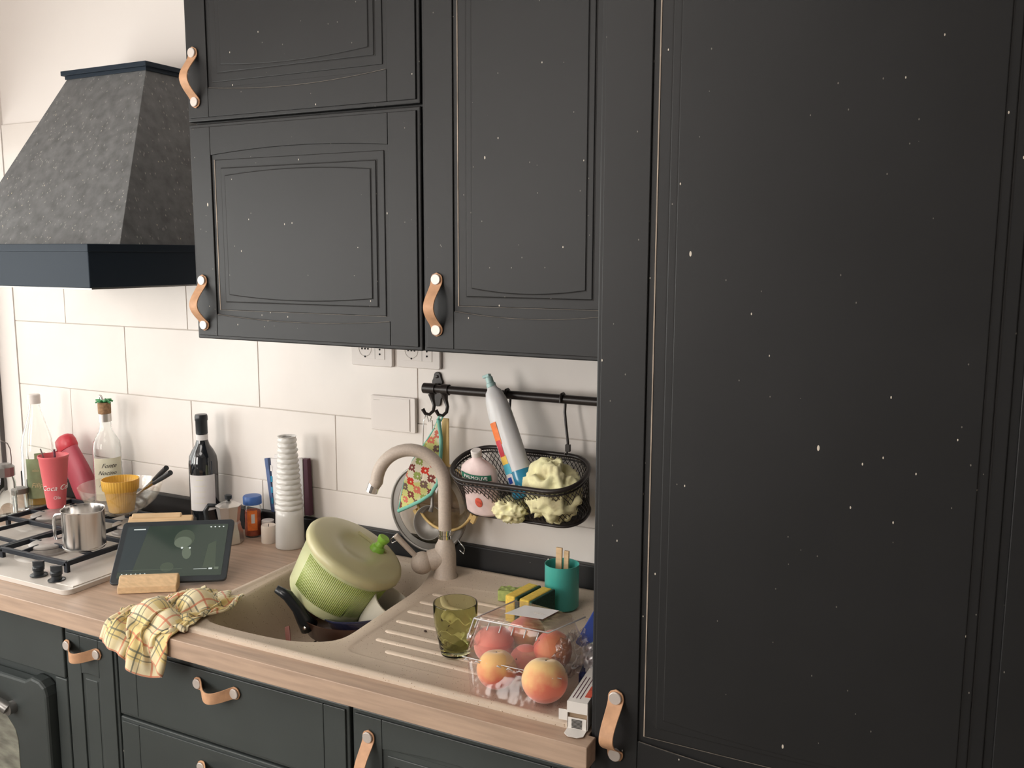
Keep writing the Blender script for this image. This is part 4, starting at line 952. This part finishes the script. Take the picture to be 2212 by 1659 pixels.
# yellow sieve hanging behind
t = thing('sieve', 'round mesh sieve with pale yellow rim and handle, behind the tap', 'sieve', (0, 0, 0))
c0 = Vector((.262, -.052, 1.080)); rr = .080
circ = [(c0.x + rr * math.cos(2 * math.pi * k / 48), c0.y, c0.z + rr * math.sin(2 * math.pi * k / 48)) for k in range(48)]
MB().tube(circ, .0034, n=8, closed=True).build('rim', 'yellowpl', t, smooth=180)
mesh_m = film('steel_gauze', (222, 215, 207), .1)
MB().lathe([(.079, 0), (.074, .010), (.060, .020), (.040, .027), (.012, .031)], axisM(c0, (0, 1, 0)), n=40).build('gauze', mesh_m, t, smooth=180)
MB().box2((.258, -.056, 1.158), (.277, -.0515, 1.272)).build('handle', 'yellowpl', t, smooth=0, bevel=.0018)
for an in (212, -27):
    d = Vector((math.cos(R(an)), 0, math.sin(R(an)))); m_ = axisM(c0 + d * (rr + .008), d, (0, 1, 0)); MB().prism([(-.005, -.006), (.005, -.006), (.005, .006), (-.005, .006)], -.010, -.002, m_).prism([(-.006, -.011), (.006, -.011), (.006, .011), (-.006, .011)], -.002, .008, m_).build('rest_tab', 'yellowpl', t, smooth=0, bevel=.001)
# splatter screen
t = thing('splatter_screen', 'large round grey mesh splatter screen, hanging flat against the tiles', 'splatter screen', (0, 0, 0))
c1 = Vector((.203, -.030, 1.040)); rs = .106
circ = [(c1.x + rs * math.cos(2 * math.pi * k / 64), c1.y, c1.z + rs * math.sin(2 * math.pi * k / 64)) for k in range(64)]
MB().tube(circ, .0035, n=8, closed=True).build('rim', 'sieve', t, smooth=180)
MB().lathe([(.088, 0), (.105, 0), (.105, .0012), (.088, .0012)], axisM(c1, (0, 1, 0)), n=64, cap=False).build('rim_band', 'sieve', t)
MB().lathe([(.0005, 0), (.104, 0)], axisM(c1 + Vector((0, .002, 0)), (0, 1, 0)), n=64, cap=False).build('gauze', film('fine_gauze', (235, 228, 220), .1), t)
for s_, px_ in ((-1, .110), (1, .300)):
    MB().tube([(px_, -.033, .962), (px_ - .016, -.034, .948), (px_ - .012, -.034, .938), (px_ + .010, -.034, .952)] if s_ < 0 else [(px_ - .012, -.033, .975), (px_ + .006, -.034, .955), (px_ + .004, -.034, .942), (px_ - .008, -.034, .950)], .0016, n=8).build('wire_foot', 'chrome', t, smooth=180)
# ladle
t = thing('ladle', 'stainless ladle with pale handle, hanging from the end hook behind the potholder', 'ladle', (0, 0, 0))
MB().box2((.2235, -.066, 1.175), (.2385, -.062, 1.266)).build('handle', 'white', t, smooth=0, bevel=.001)
MB().tube([(.229, -.0655, 1.262), (.225, -.067, 1.278), (.232, -.0785, 1.281), (.238, -.068, 1.276), (.233, -.0655, 1.262)], .0013, n=6).build('loop', 'chrome', t, smooth=180)
MB().tube([(.222, -.066, 1.278), (.215, -.0665, 1.262), (.213, -.067, 1.20), (.214, -.067, 1.12)], .0012, n=6).build('wire', 'chrome', t, smooth=180)
MB().tube([(.232, -.064, 1.180), (.236, -.064, 1.12), (.236, -.066, 1.060), (.233, -.068, 1.046)], [.003, .003, .004, .006], n=8).build('stem', 'sieve', t, smooth=180)
MB().lathe([(.041, 0), (.039, .010), (.031, .019), (.018, .025), (.003, .027)], axisM((.229, -.072, 1.019), (0, 1, -.25)), n=36, cap=False).build('bowl', 'sieve', t, smooth=180, solid=.001)

# ---------------------------------------------------------------- in the sink
axs = Vector((.517, .150, .842)).normalized()
t = thing('salad_spinner', 'lime green salad spinner with milky lid, lying tilted in the sink', 'salad spinner'); setM(t, axisM(Vector((.152, -.250, .995)) - axs * .147, axs, (1, 0, 0)))
MB().lathe(thick([(.084, 0), (.092, .005), (.096, .012), (.105, .080), (.1095, .124), (.112, .126), (.112, .131)], .002, .004), n=72, cap=False).build('bowl', 'spinbowl', t, smooth=60)
def slat(r, z, a): return r * (1 + (.010 if (math.sin(a * 60) > 0 and .02 < z < .14) else 0))
def half(r, z, a): return r
M['spinbowl_rib'] = M['spinbasket']
ribm = Matrix()
b = MB()
aw = -1.15 + 0
tw = t.matrix_world.inverted().to_3x3() @ Vector((CAMX - .1, CAMY + .25, .6)); aw = math.atan2(tw.y, tw.x)
for k in range(52):                               # basket ribs seen through the frosted wall, on the side facing the room
    a = aw - .85 + k * .040
    p0 = (.0975, .012); p1 = (.1050, .100) ; 
    b.tube([(.0992 * math.cos(a), .0992 * math.sin(a), .030), (.1040 * math.cos(a), .1040 * math.sin(a), .075), (.1090 * math.cos(a), .1090 * math.sin(a), .116)] if k < 34 else [(.0985 * math.cos(a), .0985 * math.sin(a), .034), (.1090 * math.cos(a), .1090 * math.sin(a), .116)], .0011, n=5)
b2 = tag(b.build('basket_ribs', 'spinbasket', t, smooth=180), kind='stuff')
MB().lathe([(.108, .1255), (.1165, .1260), (.1185, .130), (.1185, .139), (.115, .146), (.105, .1505), (.070, .1535), (.045, .1525), (.040, .1495), (.002, .149)], n=72).build('lid', 'spinlid', t, smooth=50)
MB().tube([(-.045, .050, .1530), (.03, .075, .1530), (.035, .07, .1555), (-.04, .045, .1555)], .004, n=6).build('lid_lever', 'spinlid', t)
kx, ky = .018, .052
MB().lathe([(.018, .150), (.016, .160), (.011, .163), (.0095, .173), (.0125, .176), (.0145, .185), (.012, .188)], Matrix.Translation((kx, ky, 0)), n=26).build('knob', 'spinknob', t, smooth=50)
# mug
t = thing('mug', 'plain cream mug lying tilted in the sink beside the salad spinner', 'mug'); setM(t, axisM((.194, -.264, .812), (.60, .04, .79), (0, 1, 0)))
MB().lathe(thick([(.030, 0), (.032, -.001), (.036, .004), (.0425, .030), (.0445, .060), (.0450, .098), (.0455, .100)], .0032, .007), n=56, cap=False).build('body', 'mug', t, smooth=60)
# frying pan
pn = Vector((.06, .03, 1)).normalized(); pc = Vector((.135, -.270, .836))
t = thing('frying_pan', 'brown frying pan with black handle sticking up, in the sink', 'pan'); setM(t, axisM(pc, pn, (-1, -.1, .45)))
MB().lathe(thick([(.080, -.030), (.088, -.028), (.105, .014), (.108, .016)], .003, -.024), n=64, cap=False).build('body', 'copper', t, smooth=60)
iv = t.matrix_world.inverted()
hp = [iv @ Vector(p) for p in ((.094, -.352, .838), (.088, -.364, .860), (.080, -.372, .885), (.064, -.384, .915), (.044, -.398, .932))]
MB().tube([tuple(p) for p in hp], [.021, .016, .013, .0125, .0085], n=16).build('handle', 'bakelite', t, smooth=180)
MB().lathe([(.004, 0), (.004, .003), (.001, .004)], axisM(iv @ Vector((.104, -.378, .846)), iv.to_3x3() @ Vector((0, -1, .3))), n=12).build('rivet', 'chrome', t)
t = thing('enamel_dish', 'dark blue enamel dish under the salad spinner, in the sink', 'dish'); setM(t, axisM((.180, -.285, .848), (-.12, .12, 1), (1, 0, 0)))
MB().lathe(thick([(.050, -.020), (.060, -.018), (.072, .004), (.078, .008), (.078, .011)], .003, -.014), n=56, cap=False).build('body', 'bluepan', t, smooth=60)
t = thing('spatula', 'red-brown spatula handle poking out of the sink in front of the frying pan', 'spatula'); setM(t, axisM((.128, -.450, .742), (-.45, .42, .80), (1, 0, 0)))
MB().box2((-.006, -.002, .0), (.006, .002, .135)).build('handle', 'pinkhandle', t, smooth=0, bevel=.0012)
MB().box2((-.022, -.0012, -.012), (.022, .0012, .035)).build('blade', 'pinkhandle', t, smooth=0, bevel=.001)

# ---------------------------------------------------------------- on the drainer
x, y = .527, -.452; zd = .9070
t = thing('green_tumbler', 'olive green glass tumbler with cut diamond pattern, on the drainer', 'glass', (x, y, zd))
def fac(r, z, a):
    if z < .005 or z > .062: return r
    w_ = math.sin((z - .005) / .057 * math.pi)
    return r * (1 - .045 * w_ * (1 - abs(math.sin(a * 4 + z * 150)) * .5 - abs(math.sin(a * 4 - z * 150)) * .5))
prof = [(.026, 0), (.028, .002)] + [(.028 + .0125 * (k / 40) ** .85, .004 + .060 * k / 40) for k in range(41)] + [(.0415, .078), (.0418, .099), (.0412, .1005)]
MB().lathe([(.0005, 0)] + prof + [(.0396, .1005), (.0392, .078), (.0370, .055), (.0300, .022), (.0255, .012), (.0005, .010)], n=100, cap=False, mod=fac).build('body', 'greenglass', t, smooth=50)
t = thing('utensil_cup', 'turquoise enamel cup with wooden clothes pegs, by the upstand', 'cup', (.609, -.145, .9065))
MB().lathe(thick([(.034, 0), (.0365, .003), (.0365, .093), (.0370, .095)], .0015, .004), n=56, cap=False).build('body', 'teal', t, smooth=60)
t = thing('wooden_stick', 'pair of flat wooden sticks standing in the turquoise cup', 'sticks'); setM(t, axisM((.606, -.135, .914), (.015, .02, 1), (1, 0, 0)))
MB().box2((-.016, -.006, 0), (-.002, -.001, .118)).build('stick', 'beech', t, smooth=0, bevel=.0008)
MB().box2((.001, -.002, 0), (.012, .004, .112)).build('stick', 'beech', t, smooth=0, bevel=.0008)
def sponge(x, y, rz, label, h=.056):
    t = thing('sponge', label, 'sponge', (x, y, .9068), (0, 0, rz), 'kitchen sponges on the drainer')
    MB().box2((-.016, -.044, 0), (.008, .044, h)).build('foam', 'sponge', t, smooth=0, bevel=.003)
    MB().box2((.0085, -.044, 0), (.0155, .044, h)).build('scouring_pad', 'scour', t, smooth=0, bevel=.002)
sponge(.596, -.238, R(-8), 'yellow sponge with dark green pad, standing upright in front of the turquoise cup')
sponge(.561, -.232, R(-8), 'yellow sponge standing upright next to the green cloth')
t = tag(MB().grid(lambda u, v: (-.038 + .076 * u, -.016 + .03 * v, .024 + .003 * math.sin(u * 19) * math.cos(v * 9)), 20, 8).box2((-.038, -.016, 0), (.038, .014, .0245)).build('cleaning_cloth', 'greencloth', None, smooth=0, bevel=.002), 'folded pale green cleaning cloth on the drainer behind the sponges', 'cloth'); t.location = (.508, -.160, .9068); t.rotation_euler = (0, 0, R(12))

# peaches
def peach_mat(nm, c1, c2, z0_, ang):
    m = mat(nm, c1, .75, sheen=.5, sss=.12, bump=.15, bs=900); nt = m.node_tree; N = nt.nodes.new; L = nt.links.new
    tc = N('ShaderNodeTexCoord'); mp = N('ShaderNodeMapping'); mp.inputs['Rotation'].default_value = ang; L(tc.outputs['Object'], mp.inputs[0])
    nz = N('ShaderNodeTexNoise'); nz.inputs['Scale'].default_value = 28; nz.inputs['Detail'].default_value = 5; L(mp.outputs[0], nz.inputs['Vector'])
    s = N('ShaderNodeSeparateXYZ'); L(mp.outputs[0], s.inputs[0])
    a = N('ShaderNodeMath'); a.operation = 'MULTIPLY_ADD'; a.inputs[1].default_value = 16; a.inputs[2].default_value = z0_; L(s.outputs[2], a.inputs[0])
    c = N('ShaderNodeMath'); c.operation = 'MULTIPLY_ADD'; c.inputs[1].default_value = 1.1; L(nz.outputs[0], c.inputs[0]); L(a.outputs[0], c.inputs[2])
    cr = N('ShaderNodeValToRGB'); cr.color_ramp.elements[0].position = .30; cr.color_ramp.elements[0].color = lin(c2); cr.color_ramp.elements[1].position = .85; cr.color_ramp.elements[1].color = lin(c1)
    L(c.outputs[0], cr.inputs[0]); L(cr.outputs[0], nt.nodes['Principled BSDF'].inputs['Base Color']); return m
PK, YL, RD = (238, 142, 125), (238, 190, 115), (215, 85, 65)
peaches = [
 ((.664, -.545, .9440), .0350, (230, 182, 118), (216, 108, 82), .05, (0, 0, 0), 'yellow and red peach, front corner of the clear box nearest the tumbler'),
 ((.757, -.549, .9465), .0390, (232, 192, 128), (220, 116, 90), -.02, (R(15), 0, 0), 'large yellow and red peach at the front of the clear box, closest to the cupboard'),
 ((.622, -.476, .9530), .0370, PK, (232, 112, 100), .0, (R(60), 0, R(40)), 'pink peach with a crease beside the tumbler, in the clear box'),
 ((.655, -.412, .9560), .0350, (228, 175, 105), PK, .1, (R(180), 0, 0), 'pink peach under the white price label, in the clear box'),
 ((.731, -.462, .9580), .0360, (224, 150, 105), (212, 96, 74), -.25, (R(100), R(30), 0), 'orange-red peach in the clear box, beside the blue packet'),
 ((.690, -.484, .9380), .0300, (230, 130, 112), (220, 98, 90), .0, (R(60), 0, 0), 'dull pink peach in the middle of the clear box')]
for k, (c_, r_, c1_, c2_, zz, an, lb_) in enumerate(peaches):
    t = thing('peach', lb_, 'peach', c_, (R(-10 + 7 * k), R(12 * k), R(40 + 47 * k)), 'peaches in the clear box')
    b = MB(); rings = []
    nv, nu = 24, 36
    for j in range(nv + 1):
        a = min(max(math.pi * j / nv, .02), math.pi - .02); ring = []
        for i in range(nu):
            p = 2 * math.pi * i / nu; dimple = math.exp(-((math.pi - a) / .35) ** 2) * .16; crease = .05 * math.exp(-(((p + math.pi) % (2 * math.pi) - math.pi) / .18) ** 2) * (1 if a > .6 else a / .6)
            rr_ = r_ * (1 - dimple - crease); ring.append((rr_ * math.sin(a) * math.cos(p), rr_ * math.sin(a) * math.sin(p), -rr_ * .97 * math.cos(a)))
        rings.append(ring)
    b.loft(rings); b.build('flesh', peach_mat('peach_skin', c1_, c2_, zz, an), t, smooth=180)
    MB().tube([(0, 0, r_ * .78), (.001, 0, r_ * .84)], .0014, n=6).build('stem', 'crumb', t)

# clear hinged box round the peaches
t = thing('fruit_box', 'clear plastic hinged fruit box with a white price label, full of peaches', 'fruit box', (0, 0, 0))
def quadring(q, z, r=.02, n=4):
    out = []
    P = [Vector((x, y, 0)) for x, y in q]
    for i in range(4):
        a, c, d = P[i - 1], P[i], P[(i + 1) % 4]; u = (a - c).normalized() * r; v = (d - c).normalized() * r
        for k in range(n + 1):
            s_ = k / n; p = (c + u) * (1 - s_) ** 2 + c * 2 * s_ * (1 - s_) + (c + v) * s_ ** 2; out.append((p.x, p.y, z))
    return out
q0 = [(.628, -.588), (.792, -.590), (.772, -.405), (.622, -.380)]
q1 = [(.606, -.560), (.790, -.556), (.772, -.405), (.602, -.376)]
qt = [(.598, -.505), (.740, -.502), (.758, -.415), (.626, -.395)]
MB().loft([quadring(q0, .9085), quadring(q0, .912), quadring(q1, .962)], cap=False).build('tray', 'tray_film', t, smooth=50)
MB().loft([quadring([(.602, -.565), (.794, -.562), (.776, -.402), (.598, -.372)], .9625), quadring(q1, .965), quadring([(a * .4 + c * .6, b_ * .4 + d * .6) for (a, b_), (c, d) in zip(q1, qt)], .990), quadring(qt, 1.008), quadring([(x * .98 + .685 * .02, y * .98 - .45 * .02) for x, y in qt], 1.011)]).build('lid', 'film', t, smooth=50)
b = MB()
for k in range(9):
    x = .612 + k * .0205; b.tube([(x, -.566 + .012 * 0, .958), (x + .006, -.572, .964), (x + .012, -.566, .958)], .0012, n=6)
b.tube([(.608, -.566, .9635), (.795, -.565, .9635)], .0008, n=6).tube([(.598, -.507, 1.009), (.742, -.504, 1.009), (.772, -.410, 1.009)], .0014, n=6).tube([(.626, -.395, 1.009), (.598, -.507, 1.009), (.603, -.540, .985)], .0014, n=6)
for k in range(6): x = .606 + k * .024; b.tube([(x, -.508, 1.008), (x + .001, -.520, .998)], .0012, n=5)
b.build('lid_ridges', mat('plastic_edges', (.85, .83, .83), .15, trans=.3), t, smooth=180)
lbm = MB().add([(.640, -.470, 1.0125), (.712, -.462, 1.0125), (.722, -.412, 1.0125), (.655, -.418, 1.0125)], [(0, 1, 2, 3)]); lbm.build('label', 'paper', t, smooth=0, solid=.0003)
MB().box2((.685, -.445, 1.0128), (.708, -.4435, 1.0131)).box2((.685, -.441, 1.0128), (.703, -.4400, 1.0131)).build('print', 'grout', t, smooth=0)
b = crumple(.770, -.470, .965, .022, .060, .035, 5.0, .6, 40, 22); b.build('loose_wrap', 'film', t, smooth=180)
b = crumple(.596, -.500, .975, .014, .020, .018, 2.0, .6, 24, 14); b.build('corner_tab', 'film', t, smooth=180)

# packets and cartons by the cupboard
t = thing('blue_packet', 'bright blue packet with a white corner, behind the peach box', 'packet'); setM(t, Matrix.Translation((.768, -.345, .9085)) @ Matrix.Rotation(R(20), 4, 'Z') @ Matrix.Rotation(R(-35), 4, 'X') @ Matrix.Rotation(R(28), 4, 'Y'))
MB().prism(rrect(-.045, 0, .045, .095, .004), -.006, .0, axis='y').build('bag', 'bluepack', t, smooth=40, bevel=.002)
MB().box2((-.045, -.0072, .078), (-.018, -.0060, .095)).build('corner_print', 'paper', t, smooth=0)
t = thing('navy_packet', 'dark navy packet lying under the silver tray, beside the peaches', 'packet', (.803, -.430, .9085), (0, 0, R(12)))
MB().box2((-.024, -.05, 0), (.034, .045, .030)).build('bag', 'navy', t, smooth=0, bevel=.006)
MB().box2((-.030, -.0305, .020), (.02, -.030, .022)).build('print', 'paper', t, smooth=0)
t = thing('pill_tray', 'crumpled silver foil tray resting on the navy packet', 'foil tray', (.812, -.430, .956), (R(16), R(-20), R(20)))
MB().grid(lambda u, v: (-.034 + .062 * u, -.050 + .085 * v, .004 * math.sin(u * 14) * math.sin(v * 12)), 24, 24).build('foil', 'silver', t, smooth=180, solid=.001)
for i in range(2):
    for j in range(3): MB().sphere((-.018 + .03 * i, -.034 + .028 * j, .003), .009, sc=(1, 1, .6), nu=14, nv=8).build('blister', 'silver', t, smooth=180)
ct = thing('carton', 'open white medicine carton with barcode flap, at the worktop edge by the cupboard', 'carton', (.838, -.600, .903), (0, 0, R(6)))
b = MB(); w2, hh, LL, th = .0170, .046, .125, .0007
b.box2((-w2, 0, hh - th), (w2, LL, hh)).box2((-w2, 0, 0), (w2, LL, th)).box2((-w2, 0, 0), (-w2 + th, LL, hh)).box2((w2 - th, 0, 0), (w2, LL, hh)).box2((-w2, LL - th, 0), (w2, LL, hh))
b.build('box', 'card', ct, smooth=0)
MB().box2((-w2 + .001, .004, .001), (w2 - .001, .006, hh - .001)).build('inner_flap', 'cardin', ct, smooth=0)
MB().box2((-w2, -.0008, hh - .019), (w2, 0, hh)).build('end_flap', 'card', ct, smooth=0)
fp = [(-w2 + .001, .0), (-w2 + .001, -.018), (-.008, -.026), (.008, -.026), (w2 - .001, -.020), (w2 - .001, 0)]
MB().prism(fp, .0, .0007).build('barcode_flap', 'card', ct, smooth=0)
MB().box2((-w2 - .014, .0, .012), (-w2, .0007, .030)).build('side_flap', 'card', ct, smooth=0)
MB().box2((-w2 + .002, -.0006, .0), (w2 - .002, 0, .019)).build('front_flap', 'card', ct, smooth=0)
b = MB()
for k in range(7): b.box2((-.009, -.0016, .0020 + k * .0022), (.008, -.0009, .0033 + k * .0022))
b.build('barcode', 'print_dark', ct, smooth=0)
b = MB()
for k in range(3): b.box2((-.012 + k * .006, .012, hh), (-.0105 + k * .006, .09, hh + .0002))
b.build('print', 'maroon', ct, smooth=0)
MB().box2((.006, .02, hh), (w2 - .001, .06, hh + .0003)).build('red_print', 'redprint', ct, smooth=0)

# ---------------------------------------------------------------- checked tea towel, crumpled over the worktop edge
def towel():
    rng = np.random.RandomState(11)
    NU, NV, h = 50, 54, .0072
    u, v = np.meshgrid(np.arange(NU), np.arange(NV), indexing='ij')
    U_ = (u - NU / 2) * h; V_ = (v - NV / 2) * h
    # gathered start: squeezed sheet laid diagonally over the edge
    ang = math.radians(84)
    sx, sy = .58, .40
    fx = U_ * sx + .012 * np.sin(v * .55 + 1.0) + .010 * np.sin(v * .23 + u * .12)
    fy = V_ * sy
    X = -.105 + fx * math.cos(ang) - fy * math.sin(ang)
    Y = -.548 + fx * math.sin(ang) + fy * math.cos(ang)
    Zh = .985 + .030 * np.sin(v * .62 + 1.2 * np.sin(u * .17)) + .020 * np.sin(u * .36 + v * .22) + .012 * rng.randn(1, 1) + .004 * rng.randn(NU, NV)
    P = np.stack([X, Y, Zh], -1); P[..., 2] += np.clip(Y + .60, 0, 1) * .05
    V0 = np.zeros_like(P); dt = .012
    cons = []
    def pairs(du, dv, k):
        a = np.s_[0:NU - du, 0:NV - dv]; b_ = np.s_[du:NU, dv:NV]; cons.append((a, b_, h * math.hypot(du, dv), k))
    for _ in range(1): pairs(1, 0, .9); pairs(0, 1, .9); pairs(1, 1, .45); pairs(2, 0, .10); pairs(0, 2, .10)
    def anti(P, k):
        a, b_ = P[1:, :-1], P[:-1, 1:]; d = b_ - a; L_ = np.linalg.norm(d, axis=-1, keepdims=True) + 1e-9; c = d * (1 - h * 1.4142 / L_) * .5 * k; a += c; b_ -= c
    idx = np.arange(NU * NV)
    def collide(P, Q):
        x, y, z = P[..., 0], P[..., 1], P[..., 2]
        r = .0045
        dz = .9005 + r - z; dy = y + .6405 + r
        ins = (dz > 0) & (dy > 0); up_ = ins & (dz < dy); fr = ins & ~up_
        P[..., 2] = np.where(up_, .9005 + r, z); P[..., 1] = np.where(fr, -.6405 - r, y)
        f = .80
        for c_ in (0, 1): P[..., c_] = np.where(up_, Q[..., c_] + (P[..., c_] - Q[..., c_]) * (1 - f), P[..., c_])
        for cc, rd in (((-.120, -.585, .885), (.050, .045, .060)), ((-.065, -.600, .885), (.040, .030, .048)), ((-.070, -.515, .885), (.050, .045, .066)), ((-.125, -.500, .885), (.028, .030, .040)), ((-.150, -.648, .870), (.030, .026, .040)), ((-.095, -.650, .850), (.022, .026, .040))):
            cc, rd = np.array(cc), np.array(rd); q = (P - cc) / rd; n_ = np.linalg.norm(q, axis=-1, keepdims=True) + 1e-9
            hit = n_ < 1; Pn = cc + q / n_ * rd; Pn[..., :2] = Q[..., :2] * .6 + Pn[..., :2] * .4
            P[:] = np.where(hit, cc + q / n_ * rd, P)
        P[..., 0] = np.minimum(P[..., 0], .000 + .012 * np.sin(P[..., 1] * 60))
        # sink rim is a little higher
        rim = (P[..., 0] > -.07) & (P[..., 1] > -.598) & (P[..., 2] < .9115); P[..., 2] = np.where(rim, .9115, P[..., 2])
    for it in range(46):
        V0[..., 2] -= 9.8 * dt; V0 *= .93
        Q = P.copy(); P = P + V0 * dt
        for k in range(14):
            for a, b_, L0, s in cons:
                A, B_ = P[a], P[b_]; d = B_ - A; L_ = np.linalg.norm(d, axis=-1, keepdims=True) + 1e-9; c = d * (1 - L0 / L_) * .5 * s
                P[a] = A + c; P[b_] = P[b_] - c if False else B_ - c
            anti(P, .45)
            if k % 3 == 2: collide(P, Q)
        if it % 3 == 0:                            # keep layers apart
            F = P.reshape(-1, 3); D = F[:, None, :2] - F[None, :, :2]; dd = (D ** 2).sum(-1)
            dzz = F[:, None, 2] - F[None, :, 2]; near = (dd + dzz ** 2 < .0085 ** 2)
            iu, iv_ = idx // NV, idx % NV
            nb_ = (abs(iu[:, None] - iu[None]) + abs(iv_[:, None] - iv_[None])) > 3
            ii, jj = np.nonzero(np.triu(near & nb_, 1))
            if len(ii):
                d = F[ii] - F[jj]; L_ = np.linalg.norm(d, axis=1, keepdims=True) + 1e-6; c = d / L_ * (.0085 - L_) * .35
                np.add.at(F, ii, c); np.add.at(F, jj, -c)
            P = F.reshape(NU, NV, 3)
        collide(P, Q)
        V0 = (P - Q) / dt; V0 = np.clip(V0, -1.5, 1.5)
    vs = [tuple(map(float, p)) for p in P.reshape(-1, 3)]
    fs = [(i * NV + j, (i + 1) * NV + j, (i + 1) * NV + j + 1, i * NV + j + 1) for i in range(NU - 1) for j in range(NV - 1)]
    me = bpy.data.meshes.new('tea_towel'); me.from_pydata(vs, [], fs)
    uv = me.uv_layers.new(name='weave')
    for l in me.loops: i = l.vertex_index; uv.data[l.index].uv = ((i // NV) * h, (i % NV) * h)
    me.shade_smooth()
    m = mat('checked_cotton', (.80, .62, .30), .92, sheen=.3, bump=.3, bs=500); nt = m.node_tree; N = nt.nodes.new; L = nt.links.new
    tc = N('ShaderNodeTexCoord'); s = N('ShaderNodeSeparateXYZ'); L(tc.outputs['UV'], s.inputs[0])
    def M2(op, a, b_=None, c=None):
        n = N('ShaderNodeMath'); n.operation = op
        for i, q in enumerate((a, b_, c)):
            if q is None: continue
            if isinstance(q, (int, float)): n.inputs[i].default_value = q
            else: L(q, n.inputs[i])
        return n.outputs[0]
    def stripe(coord, period, off, wid):
        f = M2('FRACT', M2('MULTIPLY_ADD', coord, 1 / period, off)); return M2('LESS_THAN', f, wid / period)
    def mixc(fac, a, b_):
        n = N('ShaderNodeMix'); n.data_type = 'RGBA'; L(fac, n.inputs[0]) if not isinstance(fac, (int, float)) else None
        for i, q in ((6, a), (7, b_)):
            if isinstance(q, tuple): n.inputs[i].default_value = lin(q)
            else: L(q, n.inputs[i])
        return n.outputs[2]
    def tone(fac, k): return M2('MULTIPLY', fac, k)
    col = None
    X_, Y_ = s.outputs[0], s.outputs[1]
    big = stripe(X_, .11, .1, .035); big2 = stripe(Y_, .11, .2, .035)
    col = mixc(tone(big, .6), (222, 200, 138), (226, 214, 182)); col = mixc(tone(big2, .6), col, (226, 214, 182))
    for cd, o_ in ((X_, 0), (Y_, .37)):
        col = mixc(tone(stripe(cd, .060, o_, .0042), .75), col, (205, 115, 85))
        col = mixc(tone(stripe(cd, .060, o_ + .35, .0034), .8), col, (92, 98, 88))
        col = mixc(tone(stripe(cd, .060, o_ + .52, .0024), .7), col, (108, 108, 96))
    L(col, nt.nodes['Principled BSDF'].inputs['Base Color'])
    me.materials.append(m); o = bpy.data.objects.new('tea_towel', me); C.objects.link(o)
    md = o.modifiers.new('solid', 'SOLIDIFY'); md.thickness = .0016
    md = o.modifiers.new('sub', 'SUBSURF'); md.levels = 1; md.render_levels = 1
    tag(o, 'crumpled yellow checked tea towel, hanging over the worktop edge in front of the tablet', 'towel')
towel()
